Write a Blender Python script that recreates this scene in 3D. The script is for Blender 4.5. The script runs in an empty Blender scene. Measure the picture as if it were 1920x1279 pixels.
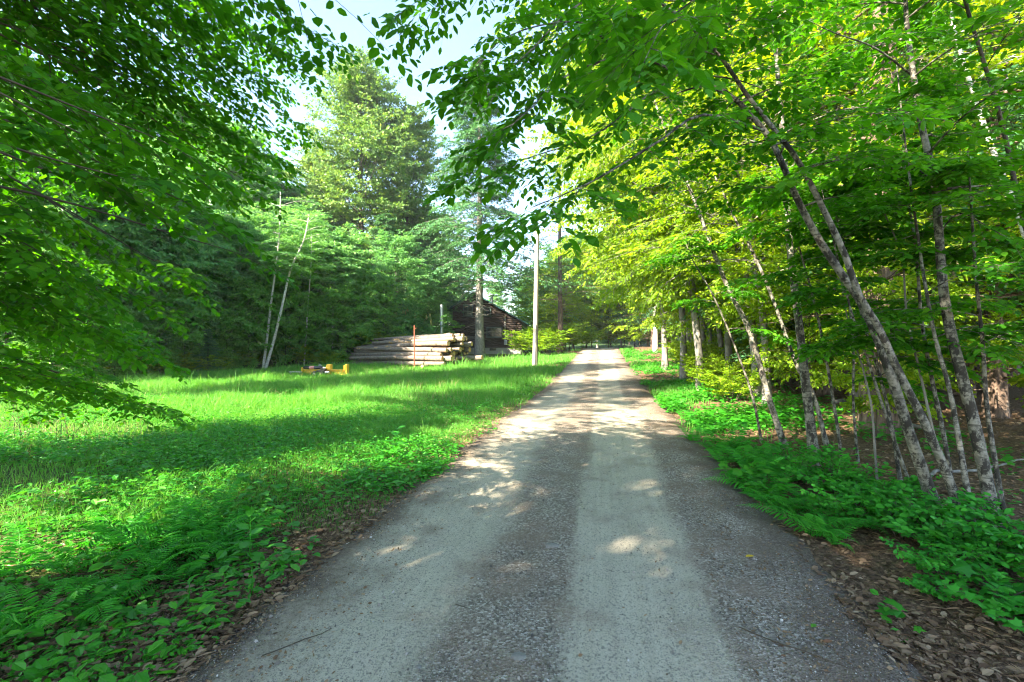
import bpy, math
import numpy as np
from mathutils import Vector
rng = np.random.default_rng(11)
U = lambda a, b, n=None: rng.uniform(a, b, n)
S = bpy.context.scene
COL = S.collection
F, CX, CY, HC = 853.0, 960.0, 639.5, 1.65
UP = np.array([0., 0., 1.]); CAMP = np.array([0., 0., HC])

# ------------------------------------------------------------------ helpers
def sm(a, b, x):
    t = np.clip((np.asarray(x, float) - a) / (b - a), 0, 1)
    return t * t * (3 - 2 * t)
def nrm(v):
    v = np.asarray(v, float)
    return v / np.maximum(np.linalg.norm(v, axis=-1, keepdims=True), 1e-9)
def hsh(i, j, s):
    x = np.sin(i * 127.1 + j * 311.7 + s * 74.7) * 43758.5453
    return x - np.floor(x)
def vn(x, y, sc=1., s=0):
    x = np.asarray(x, float) * sc; y = np.asarray(y, float) * sc
    i, j = np.floor(x), np.floor(y); u, v = x - i, y - j
    u = u * u * (3 - 2 * u); v = v * v * (3 - 2 * v)
    return (hsh(i, j, s) * (1 - u) + hsh(i + 1, j, s) * u) * (1 - v) + (hsh(i, j + 1, s) * (1 - u) + hsh(i + 1, j + 1, s) * u) * v
def roadc(Y):
    Y = np.asarray(Y, float)
    return 0.17 + 0.2 * (Y - 2.2) + 0.004 * np.maximum(Y - 40, 0) ** 2
def gz(X, Y):
    X = np.asarray(X, float); Y = np.asarray(Y, float)
    d = X - roadc(Y)
    hr = 0.9 * sm(14, 48, Y) - 0.035 * np.clip(Y - 49, 0, 30)
    hl = 0.36 * sm(14, 45, Y)
    w = sm(-5, -1.9, d)
    off = sm(1.7, 2.4, np.abs(d))
    bank = 0.13 * sm(2.1, 4.5, d) - 0.05 * np.exp(-((d - 2.1) / .35) ** 2) + 0.5 * sm(6, 25, d) + .07 * np.clip(Y - 72, 0, 80)
    return hl * (1 - w) + hr * w + bank + off * (0.10 * (vn(X, Y, .5, 3) - .5) + 0.05 * (vn(X, Y, 1.7, 4) - .5))
def at(x, y, Y):
    return np.array([(x - CX) / F * Y, Y, HC - (y - CY) / F * Y])
def foot(x, y):
    lo, hi = 1.0, 120.0
    for _ in range(50):
        m = (lo + hi) / 2
        if CY + (HC - gz((x - CX) / F * m, m)) * F / m > y: lo = m
        else: hi = m
    return lo
def gp(x, Y):
    X = (x - CX) / F * Y
    return np.array([X, Y, float(gz(X, Y))])

class MB:
    def __init__(s): s.v = []; s.f = {3: [], 4: []}; s.m = {3: [], 4: []}; s.uv = []; s.n = 0
    def add(s, V, faces, uv=None, mi=0):
        V = np.asarray(V, float).reshape(-1, 3)
        for Fa in faces:
            Fa = np.asarray(Fa, np.int64)
            if len(Fa) == 0: continue
            s.f[Fa.shape[1]].append(Fa + s.n); s.m[Fa.shape[1]].append(np.full(len(Fa), mi))
        s.v.append(V); s.uv.append(np.zeros((len(V), 2)) if uv is None else np.asarray(uv, float).reshape(-1, 2)); s.n += len(V)
    def tube(s, P, R, seg=7, mi=0, cap=False, wob=0.):
        P = np.asarray(P, float); n = len(P); R = np.broadcast_to(np.asarray(R, float), (n,))
        T = np.gradient(P, axis=0); T = nrm(T)
        ref = np.array([1., 0, 0]) if abs(T[0][0]) < .8 else np.array([0, 1., 0])
        A = np.zeros_like(P); a = nrm(ref - T[0] * ref.dot(T[0]))
        for i in range(n):
            a = nrm(a - T[i] * a.dot(T[i])); A[i] = a
        B = np.cross(T, A)
        th = np.arange(seg) / seg * 2 * np.pi
        rr = R[:, None] * (1 + wob * (rng.random((n, seg)) - .5))
        V = P[:, None] + rr[..., None] * (np.cos(th)[None, :, None] * A[:, None] + np.sin(th)[None, :, None] * B[:, None])
        i = np.arange(n - 1)[:, None] * seg; k = np.arange(seg)[None]; k2 = (k + 1) % seg
        Q = np.stack([i + k, i + k2, i + seg + k2, i + seg + k], -1).reshape(-1, 4)
        L = np.concatenate([[0], np.cumsum(np.linalg.norm(np.diff(P, axis=0), axis=1))])
        uv = np.stack([np.broadcast_to(th / 6.283, (n, seg)), np.broadcast_to(L[:, None], (n, seg))], -1)
        s.add(V.reshape(-1, 3), [Q], uv, mi)
        if cap:
            for e, pt in ((0, P[0]), (n - 1, P[-1])):
                ring = V[e]; VV = np.vstack([ring, pt[None]])
                kk = np.arange(seg); s.add(VV, [np.stack([kk, (kk + 1) % seg, np.full(seg, seg)], -1)], None, mi)
    def box(s, c, d, rot=None, mi=0):
        x, y, z = np.array(d) / 2.
        V = np.array([[-x, -y, -z], [x, -y, -z], [x, y, -z], [-x, y, -z], [-x, -y, z], [x, -y, z], [x, y, z], [-x, y, z]])
        if rot is not None: V = V @ np.array(rot).T
        s.add(V + np.array(c), [[[0, 3, 2, 1], [4, 5, 6, 7], [0, 1, 5, 4], [1, 2, 6, 5], [2, 3, 7, 6], [3, 0, 4, 7]]], None, mi)

def build(name, mb, mats, parent=None, smooth=False, origin=None, bevel=0):
    V = np.concatenate(mb.v) if mb.v else np.zeros((0, 3))
    uv = np.concatenate(mb.uv) if mb.uv else np.zeros((0, 2))
    if origin is not None: V = V - np.asarray(origin)
    idx, st, mi, off = [], [], [], 0
    for k in (3, 4):
        if mb.f[k]:
            Fa = np.concatenate(mb.f[k]); idx.append(Fa.ravel()); st.append(off + np.arange(len(Fa)) * k); off += Fa.size
            mi.append(np.concatenate(mb.m[k]))
    idx = np.concatenate(idx); st = np.concatenate(st); mi = np.concatenate(mi)
    me = bpy.data.meshes.new(name)
    me.vertices.add(len(V)); me.vertices.foreach_set('co', V.astype(np.float32).ravel())
    me.loops.add(len(idx)); me.loops.foreach_set('vertex_index', idx.astype(np.int32))
    me.polygons.add(len(st)); me.polygons.foreach_set('loop_start', st.astype(np.int32))
    me.update(calc_edges=True)
    me.polygons.foreach_set('material_index', mi.astype(np.int32))
    me.polygons.foreach_set('use_smooth', np.full(len(st), smooth))
    ul = me.uv_layers.new(name='UVMap'); ul.data.foreach_set('uv', uv[idx].astype(np.float32).ravel())
    for m in (mats if isinstance(mats, (list, tuple)) else [mats]): me.materials.append(m)
    me.update()
    o = bpy.data.objects.new(name, me); COL.objects.link(o)
    if parent is not None: o.parent = parent
    if bevel:
        b = o.modifiers.new('bevel', 'BEVEL'); b.width = bevel; b.segments = 2
    return o
def tag(o, label=None, cat=None, group=None, kind=None):
    if label: o['label'] = label
    if cat: o['category'] = cat
    if group: o['group'] = group
    if kind: o['kind'] = kind
    return o
def thing(name, label, cat, loc=(0, 0, 0), rz=0, group=None):
    o = bpy.data.objects.new(name, None); COL.objects.link(o); o.location = tuple(float(v) for v in loc)
    o.rotation_euler = (0, 0, rz); o.empty_display_size = .2
    return tag(o, label, cat, group)
KIDS = {}
def kids(r): return [c for c in r.children]
def dup(root, loc, rz, label, group=None, sc=1.0, scz=None, rx=0, ry=0):
    r = root.copy(); COL.objects.link(r); r.location = tuple(float(v) for v in loc); r.rotation_euler = (rx, ry, rz)
    r.scale = (sc, sc, scz or sc)
    r['label'] = label
    if group: r['group'] = group
    elif 'group' in r: del r['group']
    for ch in KIDS[root.name]:
        c = ch.copy(); COL.objects.link(c); c.parent = r
    return r

# ------------------------------------------------------------------ materials
def mat(name):
    m = bpy.data.materials.new(name); m.use_nodes = True
    nt = m.node_tree; nt.nodes.clear()
    return m, nt, nt.nodes, nt.links
def N(nt, t, **kw):
    n = nt.nodes.new(t)
    for k, v in kw.items():
        if k == 'inp':
            for kk, vv in v.items(): n.inputs[kk].default_value = vv
        else: setattr(n, k, v)
    return n
def ramp(nt, fac, stops):
    r = nt.nodes.new('ShaderNodeValToRGB'); el = r.color_ramp.elements
    while len(el) > 1: el.remove(el[-1])
    el[0].position = stops[0][0]; el[0].color = (*stops[0][1], 1)
    for p, c in stops[1:]:
        e = el.new(p); e.color = (*c, 1)
    if fac is not None: nt.links.new(fac, r.inputs[0])
    return r.outputs[0]
def mixc(nt, fac, a, b, mode='MIX'):
    m = nt.nodes.new('ShaderNodeMix'); m.data_type = 'RGBA'; m.blend_type = mode; m.clamp_factor = True
    for s, v in ((0, fac), (6, a), (7, b)):
        if isinstance(v, (int, float)): m.inputs[s].default_value = v
        elif isinstance(v, tuple): m.inputs[s].default_value = (*v, 1)
        else: nt.links.new(v, m.inputs[s])
    return m.outputs[2]
def noise(nt, vec, scale, detail=3, rough=.55):
    n = N(nt, 'ShaderNodeTexNoise', inp={'Scale': scale, 'Detail': detail, 'Roughness': rough})
    if vec is not None: nt.links.new(vec, n.inputs['Vector'])
    return n.outputs['Fac']
def mapping(nt, vec, scale=(1, 1, 1)):
    m = N(nt, 'ShaderNodeMapping'); m.inputs['Scale'].default_value = scale; nt.links.new(vec, m.inputs['Vector'])
    return m.outputs[0]
def math_(nt, op, a, b=None):
    m = N(nt, 'ShaderNodeMath', operation=op)
    for i, v in enumerate((a, b)):
        if v is None: continue
        if isinstance(v, (int, float)): m.inputs[i].default_value = v
        else: nt.links.new(v, m.inputs[i])
    return m.outputs[0]
def bumped(nt, h, strength=.5, dist=.02):
    b = N(nt, 'ShaderNodeBump', inp={'Strength': strength, 'Distance': dist}); nt.links.new(h, b.inputs['Height'])
    return b.outputs[0]
def pbr(nt, col, rough=.8, spec=.3, normal=None, metal=0.):
    p = N(nt, 'ShaderNodeBsdfPrincipled', inp={'Roughness': rough, 'Specular IOR Level': spec, 'Metallic': metal})
    if isinstance(col, tuple): p.inputs['Base Color'].default_value = (*col, 1)
    else: nt.links.new(col, p.inputs['Base Color'])
    if normal is not None: nt.links.new(normal, p.inputs['Normal'])
    return p.outputs[0]
def out(nt, sh):
    o = N(nt, 'ShaderNodeOutputMaterial'); nt.links.new(sh, o.inputs['Surface'])

def leafmat(name, stops, trans=.45, tint=(1.25, 1.15, .45), rough=.45, spec=.35, veins=False, clump=.6):
    m, nt, nn, ln = mat(name)
    g = N(nt, 'ShaderNodeNewGeometry'); oi = N(nt, 'ShaderNodeObjectInfo'); tc = N(nt, 'ShaderNodeTexCoord')
    nz = noise(nt, tc.outputs['Object'], clump, 2)
    f = math_(nt, 'ADD', math_(nt, 'MULTIPLY', g.outputs['Random Per Island'], .5), math_(nt, 'MULTIPLY', nz, .45))
    f = math_(nt, 'ADD', f, math_(nt, 'MULTIPLY', math_(nt, 'SUBTRACT', oi.outputs['Random'], .5), .16))
    c = ramp(nt, f, stops)
    nrml = None
    if veins:
        uv = N(nt, 'ShaderNodeSeparateXYZ'); ln.new(tc.outputs['UV'], uv.inputs[0])
        va = math_(nt, 'ABSOLUTE', uv.outputs[1])
        ph = math_(nt, 'SUBTRACT', math_(nt, 'MULTIPLY', uv.outputs[0], 9.), math_(nt, 'MULTIPLY', va, 11.))
        fr = math_(nt, 'ABSOLUTE', math_(nt, 'SUBTRACT', math_(nt, 'FRACT', ph), .5))
        v1 = math_(nt, 'LESS_THAN', fr, .08); v2 = math_(nt, 'LESS_THAN', va, .012)
        vm = math_(nt, 'MAXIMUM', math_(nt, 'MULTIPLY', v1, .35), math_(nt, 'MULTIPLY', v2, .8))
        c = mixc(nt, vm, c, mixc(nt, 1., c, (1.5, 1.35, 1.2), 'MULTIPLY'))
        nrml = bumped(nt, fr, .35, .004)
    p = pbr(nt, c, rough, spec, nrml)
    t = N(nt, 'ShaderNodeBsdfTranslucent'); ln.new(mixc(nt, 1., c, tint, 'MULTIPLY'), t.inputs['Color'])
    mx = N(nt, 'ShaderNodeMixShader'); mx.inputs[0].default_value = trans
    ln.new(p, mx.inputs[1]); ln.new(t.outputs[0], mx.inputs[2]); out(nt, mx.outputs[0])
    return m
def barkmat(name, a, b, c=None, sc=(9, 9, 1.6), bump=.8, rough=.9, patch=None):
    m, nt, nn, ln = mat(name); tc = N(nt, 'ShaderNodeTexCoord')
    v = mapping(nt, tc.outputs['Object'], sc)
    n1 = noise(nt, v, 1.6, 5, .65); n2 = noise(nt, tc.outputs['Object'], 3., 3)
    col = ramp(nt, n1, [(.3, a), (.52, b), (.75, c or b)])
    if patch:
        col = mixc(nt, math_(nt, 'MULTIPLY', sm_node(nt, n2, .52, .66), .8), col, patch)
    out(nt, pbr(nt, col, rough, .2, bumped(nt, n1, bump, .03)))
    return m
def sm_node(nt, x, a, b):
    r = N(nt, 'ShaderNodeMapRange'); r.interpolation_type = 'SMOOTHSTEP'
    r.inputs[1].default_value = a; r.inputs[2].default_value = b
    nt.links.new(x, r.inputs[0]); return r.outputs[0]
def birchmat(name, white, dark, amt=.5):
    m, nt, nn, ln = mat(name); tc = N(nt, 'ShaderNodeTexCoord'); o = tc.outputs['Object']
    v = mapping(nt, o, (6, 6, 42)); n1 = noise(nt, v, 1., 3, .6)
    n2 = noise(nt, mapping(nt, o, (13, 13, 8)), 1.1, 5, .72); n3 = noise(nt, o, 26., 3, .6)
    col = mixc(nt, sm_node(nt, n3, .42, .62), white, tuple(x * .55 for x in white))
    col = mixc(nt, sm_node(nt, n1, .56, .62), col, tuple(x * .35 for x in white))
    col = mixc(nt, sm_node(nt, n2, amt, amt + .11), col, dark)
    out(nt, pbr(nt, col, .8, .25, bumped(nt, n1, .5, .01)))
    return m
def plain(name, col, rough=.6, spec=.4, metal=0., var=.25, sc=8.):
    m, nt, nn, ln = mat(name); tc = N(nt, 'ShaderNodeTexCoord')
    n = noise(nt, tc.outputs['Object'], sc, 5)
    c = mixc(nt, n, tuple(x * (1 - var) for x in col), tuple(min(1, x * (1 + var)) for x in col))
    out(nt, pbr(nt, c, rough, spec, bumped(nt, n, .1, .01), metal)); return m

M = {}
M['leaf_near'] = leafmat('beech_leaf', [(.1, (.022, .13, .01)), (.4, (.05, .24, .013)), (.75, (.1, .33, .02)), (.95, (.23, .4, .035))], .55, (1.15, 1.15, .4), .5, .2, True)  # darker green of shaded near foliage put into the leaf colour
M['leaf_lit'] = leafmat('lit_leaf', [(.1, (.09, .24, .012)), (.5, (.2, .37, .02)), (.9, (.37, .48, .035))], .55, (1.3, 1.1, .4), .5, .25, True)  # yellower leaf copy, sunlit tone put into its colour
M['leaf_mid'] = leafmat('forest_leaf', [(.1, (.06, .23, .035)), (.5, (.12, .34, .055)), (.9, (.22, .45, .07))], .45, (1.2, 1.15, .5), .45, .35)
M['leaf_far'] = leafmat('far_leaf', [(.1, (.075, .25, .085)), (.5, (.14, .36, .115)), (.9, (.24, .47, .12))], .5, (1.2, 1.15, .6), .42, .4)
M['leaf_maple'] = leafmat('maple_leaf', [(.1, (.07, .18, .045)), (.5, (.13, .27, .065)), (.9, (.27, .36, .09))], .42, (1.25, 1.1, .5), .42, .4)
M['needle'] = leafmat('needle', [(.1, (.03, .13, .05)), (.5, (.065, .2, .07)), (.9, (.13, .28, .07))], .3, (1.2, 1.1, .6), .5, .3)
M['fern'] = leafmat('fern_leaf', [(.1, (.02, .24, .03)), (.5, (.04, .33, .03)), (.9, (.09, .43, .05))], .45, (1.15, 1.15, .5), .5, .25)
M['cover'] = leafmat('cover_leaf', [(.1, (.015, .17, .015)), (.5, (.04, .29, .02)), (.9, (.1, .41, .04))], .45, (1.15, 1.15, .5), .42, .4, False, .8)
M['grass'] = leafmat('grass_blade', [(.1, (.06, .25, .035)), (.4, (.105, .35, .055)), (.75, (.18, .42, .08)), (.97, (.32, .4, .13))], .48, (1.15, 1.1, .5), .5, .25, False, .35)
M['litter'] = leafmat('dead_leaf', [(.1, (.06, .04, .027)), (.35, (.16, .1, .06)), (.6, (.27, .18, .11)), (.8, (.38, .29, .2)), (.95, (.52, .44, .34))], .2, (1.2, .95, .6), .8, .15, False, 3.)
M['bark_dark'] = barkmat('dark_bark', (.03, .026, .022), (.085, .075, .062), (.17, .155, .13))
M['bark_red'] = barkmat('hemlock_bark', (.05, .035, .028), (.15, .105, .08), (.27, .21, .165), (10, 10, 2.), 1.)
M['bark_grey'] = barkmat('grey_bark', (.09, .085, .075), (.2, .19, .17), (.33, .31, .27), (7, 7, 3), .5)
M['birch_near'] = birchmat('birch_bark', (.24, .225, .185), (.035, .031, .026), .46)
M['birch_white'] = birchmat('pale_birch_bark', (.62, .6, .55), (.09, .08, .07), .62)
M['twig'] = plain('twig_wood', (.07, .055, .04), .8, .2)

# ------------------------------------------------------------------ leaf shapes
def t_leaf():
    xs = [0, .22, .5, .78, 1.]; w = [0, .2, .28, .17, 0]
    mid = [(x, 0, -.10 * x * x) for x in xs]; lf = [(xs[i], w[i], .05 - .10 * xs[i] ** 2) for i in (1, 2, 3)]; rt = [(x, -y, z) for x, y, z in lf]
    V = np.array(mid + lf + rt)
    f3 = [[0, 1, 5], [3, 4, 7], [0, 8, 1], [3, 10, 4]]; f4 = [[1, 2, 6, 5], [2, 3, 7, 6], [1, 8, 9, 2], [2, 9, 10, 3]]
    return V, [np.array(f3), np.array(f4)]
def t_lo():
    V = np.array([(0, 0, 0), (.45, .28, .05), (1, 0, -.08), (.45, -.28, .05)]); return V, [np.array([[0, 2, 1], [0, 3, 2]])]
def t_mid():
    V = np.array([(0, 0, 0), (.3, .24, .04), (.72, .2, .02), (1, 0, -.1), (.72, -.2, .02), (.3, -.24, .04)])
    return V, [np.array([[0, 3, 2, 1], [0, 5, 4, 3]])]
def t_maple():
    pts = [(0, 0), (.12, .16), (.05, .42), (.3, .36), (.55, .52), (.6, .22), (1, 0)]
    P = pts + [(x, -y) for x, y in pts[::-1][1:-1]]
    V = np.array([(.38, 0, .04)] + [(x, y, -.12 * (x - .4) ** 2 - .25 * y * y) for x, y in P]); n = len(P); k = np.arange(n)
    return V, [np.stack([np.zeros(n, int), k + 1, (k + 1) % n + 1], -1)]
def t_curl():
    V = np.array([(0, 0, 0), (.3, .25, .14), (.72, .2, .16), (1, 0, .1), (.72, -.2, .1), (.3, -.24, .05)])
    return V, [np.array([[0, 1, 2, 3], [0, 3, 4, 5]])]
LEAF, LO, MID, MAPLE, CURL = t_leaf(), t_lo(), t_mid(), t_maple(), t_curl()
def put(mb, tm, P, D, Nn, Sz, W=1., mi=0):
    P = np.asarray(P, float); n = len(P)
    if n == 0: return
    D = nrm(D); B = nrm(np.cross(Nn, D)); N2 = np.cross(D, B); Sz = np.broadcast_to(np.asarray(Sz, float), (n,)); W = np.broadcast_to(np.asarray(W, float), (n,))
    T, fs = tm; k = len(T)
    V = P[:, None] + Sz[:, None, None] * (T[None, :, 0, None] * D[:, None] + (T[None, :, 1] * W[:, None])[..., None] * B[:, None] + T[None, :, 2, None] * N2[:, None])
    o = (np.arange(n) * k)[:, None, None]
    mb.add(V.reshape(-1, 3), [(f[None] + o).reshape(-1, f.shape[1]) for f in fs], np.tile(T[:, :2], (n, 1)), mi)

AZ, EL = math.radians(232), math.radians(37)
SUNV = np.array([math.sin(AZ) * math.cos(EL), math.cos(AZ) * math.cos(EL), math.sin(EL)])
# gaps in the crowns that let small sun flecks reach the road
FLECKS = [(np.array([.18, 4.38, 0.]), .3), (np.array([.8, 3.75, 0.]), .27), (np.array([-.1, 3.2, 0.]), .2), (np.array([.0, 4.9, 0.]), .2), (np.array([-1.5, 7.2, 0.]), .3)]
class Acc:
    """collects wood tubes and leaves of one plant"""
    def __init__(s): s.wood = MB(); s.lv = MB(); s.tw = []; s.near = 0; s.gap = None; s.gsc = 1.
    def clear(s, P):
        for g0, gr in (FLECKS if s.gap is not None else ()):
            w = P * s.gsc + s.gap - g0
            if np.linalg.norm(w - SUNV * w.dot(SUNV)) < gr: return True
        return bool(s.near and np.linalg.norm(P - CAMP) < s.near)
    def twig(s, P, D, Uv, L):
        if s.clear(P): return
        s.tw.append((P, D, Uv, L))
    def flush(s, k, leaf, tm, W=1., ang=.95, tw_r=.0015, jit=.3, wood=True, droop=.12):
        if not s.tw: return
        P = np.array([t[0] for t in s.tw]); D = nrm(np.array([t[1] for t in s.tw])); Uv = nrm(np.array([t[2] for t in s.tw])); L = np.array([t[3] for t in s.tw])
        s.tw = []; n = len(P)
        B = nrm(np.cross(Uv, D))
        t = (np.arange(k) + .6) / k; t[-1] = 1.
        side = np.where(np.arange(k) % 2 == 0, 1., -1.); a = np.full(k, ang); a[-1] = .1
        pos = P[:, None] + D[:, None] * (L[:, None] * t)[..., None] - UP * (droop * L[:, None] * t ** 2)[..., None]
        aa = a + rng.normal(0, .18, (n, k))
        ld = D[:, None] * np.cos(aa)[..., None] + B[:, None] * (np.sin(aa) * side)[..., None] - UP * (.12 + droop)
        nn = Uv[:, None] + rng.normal(0, jit, (n, k, 3))
        sz = leaf * (0.65 + .55 * rng.random((n, k))) * (0.75 + .35 * np.sin(np.pi * t ** .8))
        keep = rng.random((n, k)) > .06
        put(s.lv, tm, pos[keep], ld[keep], nn[keep], sz[keep], W * U(.85, 1.2, keep.sum()))
        if wood:
            E = P + D * L[:, None] - UP * (droop * L)[:, None]
            ring = np.array([[1, 0], [-.5, .87], [-.5, -.87]])
            V0 = P[:, None] + tw_r * (ring[None, :, 0, None] * B[:, None] + ring[None, :, 1, None] * Uv[:, None])
            V1 = E[:, None] + .4 * tw_r * (ring[None, :, 0, None] * B[:, None] + ring[None, :, 1, None] * Uv[:, None])
            V = np.concatenate([V0, V1], 1); o = (np.arange(n) * 6)[:, None, None]
            f = np.array([[0, 1, 4, 3], [1, 2, 5, 4], [2, 0, 3, 5]])
            s.wood.add(V.reshape(-1, 3), [(f[None] + o).reshape(-1, 4)])

def spline(pts, n):
    P = np.asarray(pts, float); m = len(P)
    if m == 2: return P[0] + (P[1] - P[0]) * np.linspace(0, 1, n)[:, None]
    E = np.vstack([2 * P[0] - P[1], P, 2 * P[-1] - P[-2]]); t = np.linspace(0, m - 1 - 1e-6, n); i = t.astype(int); u = (t - i)[:, None]
    a, b, c, d = E[i], E[i + 1], E[i + 2], E[i + 3]
    return .5 * ((2 * b) + (-a + c) * u + (2 * a - 5 * b + 4 * c - d) * u ** 2 + (-a + 3 * b - 3 * c + d) * u ** 3)
def leafy(A, path, r0, sl, ns, tl, nt, start=.1, flat=.18, droop=.22, seg=5, rise=(-.2, .25), taper=.55, r1=.2, fwd=.6, sec_r=.3):
    """a limb along path with side branches lying in a flat spray, twigs on each"""
    n = len(path); A.wood.tube(path, np.linspace(r0, r0 * r1, n), seg)
    for i in range(ns + 1):
        t = start + (1 - start) * (i + U(.2, .8)) / ns if i < ns else 1.
        t = min(t, .999); f = t * (n - 1); j = min(int(f), n - 2); p = path[j] + (path[j + 1] - path[j]) * (f - j); d = nrm(path[j + 1] - path[j])
        h = np.cross(d, UP); h = nrm(h) if np.linalg.norm(h) > .15 else nrm(np.append(rng.normal(0, 1, 2), 0))
        sd = 1 if i % 2 else -1
        if abs(d[2]) > .8:
            a = U(0, 6.28); h = np.array([math.cos(a), math.sin(a), 0]); sd = 1
        if i == ns: dr = d; L = sl * .5
        else:
            dr = nrm(d * fwd * U(.7, 1.3) + h * sd * .85 + UP * U(*rise)); L = sl * (1 - taper * t) * U(.65, 1.25)
        tt = np.linspace(0, 1, 5)[:, None]
        sp = p + dr * L * tt - UP * droop * L * tt ** 2
        if A.clear(sp[2]) or A.clear(sp[4]): continue
        A.wood.tube(sp, np.linspace(max(r0 * sec_r * (1 - .5 * t), .0018), .0012, 5), 4)
        hb = nrm(np.cross(dr, UP) + 1e-6)
        for q in range(nt + 1):
            s_ = .15 + .85 * (q + U(0, .6)) / nt if q < nt else 1.
            s_ = min(s_, 1.); pp = p + dr * L * s_ - UP * droop * L * s_ ** 2
            s2 = 1 if q % 2 else -1
            td = dr * .75 + hb * s2 * .75 * U(.7, 1.2) + UP * U(-.2, .15) if q < nt else dr - UP * droop
            A.twig(pp, td, UP + rng.normal(0, flat, 3), tl * (1 - .35 * s_) * U(.7, 1.2))

# ------------------------------------------------------------------ camera, world, sun
cam = bpy.data.objects.new('camera', bpy.data.cameras.new('camera')); COL.objects.link(cam)
cam.location = (0, 0, HC); cam.rotation_euler = (math.pi / 2, 0, 0)
cam.data.sensor_width = 36; cam.data.lens = F / 1920 * 36; cam.data.clip_end = 3000; cam.data.clip_start = .05
S.camera = cam
W = bpy.data.worlds.new('World'); S.world = W; W.use_nodes = True
wn = W.node_tree; bg = wn.nodes['Background']
sky = wn.nodes.new('ShaderNodeTexSky'); sky.sky_type = 'NISHITA'; sky.sun_disc = False
sky.sun_elevation = EL; sky.sun_rotation = AZ; sky.dust_density = .4; sky.air_density = 1.0; sky.ozone_density = 2.6
wn.links.new(sky.outputs[0], bg.inputs['Color']); bg.inputs['Strength'].default_value = .085
sl = bpy.data.lights.new('sun', 'SUN'); sl.energy = 4.3; sl.angle = math.radians(.5); sl.color = (1, .93, .8)
so = bpy.data.objects.new('sun', sl); COL.objects.link(so)
sv = Vector((math.sin(AZ) * math.cos(EL), math.cos(AZ) * math.cos(EL), math.sin(EL)))
so.rotation_euler = (-sv).to_track_quat('-Z', 'Y').to_euler(); so.location = (-20, -20, 30)
S.view_settings.view_transform = 'Standard'; S.view_settings.look = 'None'; S.view_settings.gamma = 1
S.view_settings.exposure = 3.2
S.view_settings.use_white_balance = True; S.view_settings.white_balance_temperature = 7300
c = S.cycles
c.use_denoising = True; c.max_bounces = 7; c.diffuse_bounces = 4; c.glossy_bounces = 2; c.transmission_bounces = 5; c.transparent_max_bounces = 6
c.use_adaptive_sampling = True; c.adaptive_threshold = .015; c.caustics_reflective = False; c.caustics_refractive = False
c.sample_clamp_indirect = 8; c.pixel_filter_type = 'BLACKMAN_HARRIS'; c.filter_width = 1.15
S.render.use_persistent_data = False

# ------------------------------------------------------------------ ground and road
def lines(lo, hi, a, b, f, m):
    core = np.arange(lo, hi + 1e-6, f); l = lo - np.cumsum(np.geomspace(m, 45, 22)); r = hi + np.cumsum(np.geomspace(m, 45, 22))
    return np.concatenate([l[::-1], core, r])
gx = lines(-24, 24, 0, 0, .3, .5); gy = lines(-3, 45, 0, 0, .3, .5)
XX, YY = np.meshgrid(gx, gy); d = XX - roadc(YY)
ZZ = gz(XX, YY) - .05 * (1 - sm(1.5, 1.95, np.abs(d))) * (YY < 76)
nx, ny = len(gx), len(gy); i = np.arange(ny - 1)[:, None] * nx + np.arange(nx - 1)[None]
g = MB(); g.add(np.stack([XX, YY, ZZ], -1).reshape(-1, 3), [np.stack([i, i + 1, i + nx + 1, i + nx], -1).reshape(-1, 4)], np.stack([d, YY], -1))
m, nt, nn, ln = mat('forest_floor'); tc = N(nt, 'ShaderNodeTexCoord'); o_ = tc.outputs['Object']
sx = N(nt, 'ShaderNodeSeparateXYZ'); ln.new(tc.outputs['UV'], sx.inputs[0])
sy = N(nt, 'ShaderNodeSeparateXYZ'); ln.new(o_, sy.inputs[0])
n1 = noise(nt, o_, 1.2, 5, .65); n2 = noise(nt, o_, 28., 4, .7); n3 = noise(nt, o_, 90., 2)
soil = ramp(nt, n2, [(.3, (.05, .033, .022)), (.5, (.14, .09, .055)), (.68, (.26, .17, .105))])
green = ramp(nt, n2, [(.3, (.02, .035, .01)), (.6, (.05, .1, .02)), (.8, (.1, .16, .04))])
left = math_(nt, 'SUBTRACT', 1., sm_node(nt, math_(nt, 'ADD', sx.outputs[0], math_(nt, 'MULTIPLY', n1, 1.6)), -2.4, -1.3))
col = mixc(nt, math_(nt, 'MULTIPLY', left, .8), soil, green)
col = mixc(nt, math_(nt, 'MULTIPLY', sm_node(nt, sy.outputs[1], 50., 62.), .85), col, (.03, .065, .018))
out(nt, pbr(nt, col, .95, .1, bumped(nt, math_(nt, 'ADD', n2, math_(nt, 'MULTIPLY', n3, .4)), .9, .04)))
tag(build('ground', g, m, smooth=True), kind='structure')

yy = np.concatenate([np.arange(-14, 12, .12), np.arange(12, 76, .4)]); dd = np.linspace(-2.4, 2.4, 50)
DD, Yr = np.meshgrid(dd, yy)
hw = 1.0 + .14 * (vn(Yr, DD * 0, .55, 9) - .5) + .09 * (vn(Yr, np.sign(DD), 2.6, 2) - .5)
Xr = roadc(Yr) + DD * hw
prof = .035 - .10 * sm(1.6, 2.25, np.abs(DD)) - .016 * np.exp(-((DD - .5) / .34) ** 2) - .016 * np.exp(-((DD + 1.05) / .34) ** 2)
Zr = gz(Xr, Yr) * 1. + prof + .018 * (vn(Xr, Yr, 4, 5) - .5) + .008 * (vn(Xr, Yr, 12, 6) - .5)
nx, ny = len(dd), len(yy); i = np.arange(ny - 1)[:, None] * nx + np.arange(nx - 1)[None]
g = MB(); g.add(np.stack([Xr, Yr, Zr], -1).reshape(-1, 3), [np.stack([i, i + 1, i + nx + 1, i + nx], -1).reshape(-1, 4)], np.stack([DD, Yr], -1))
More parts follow.
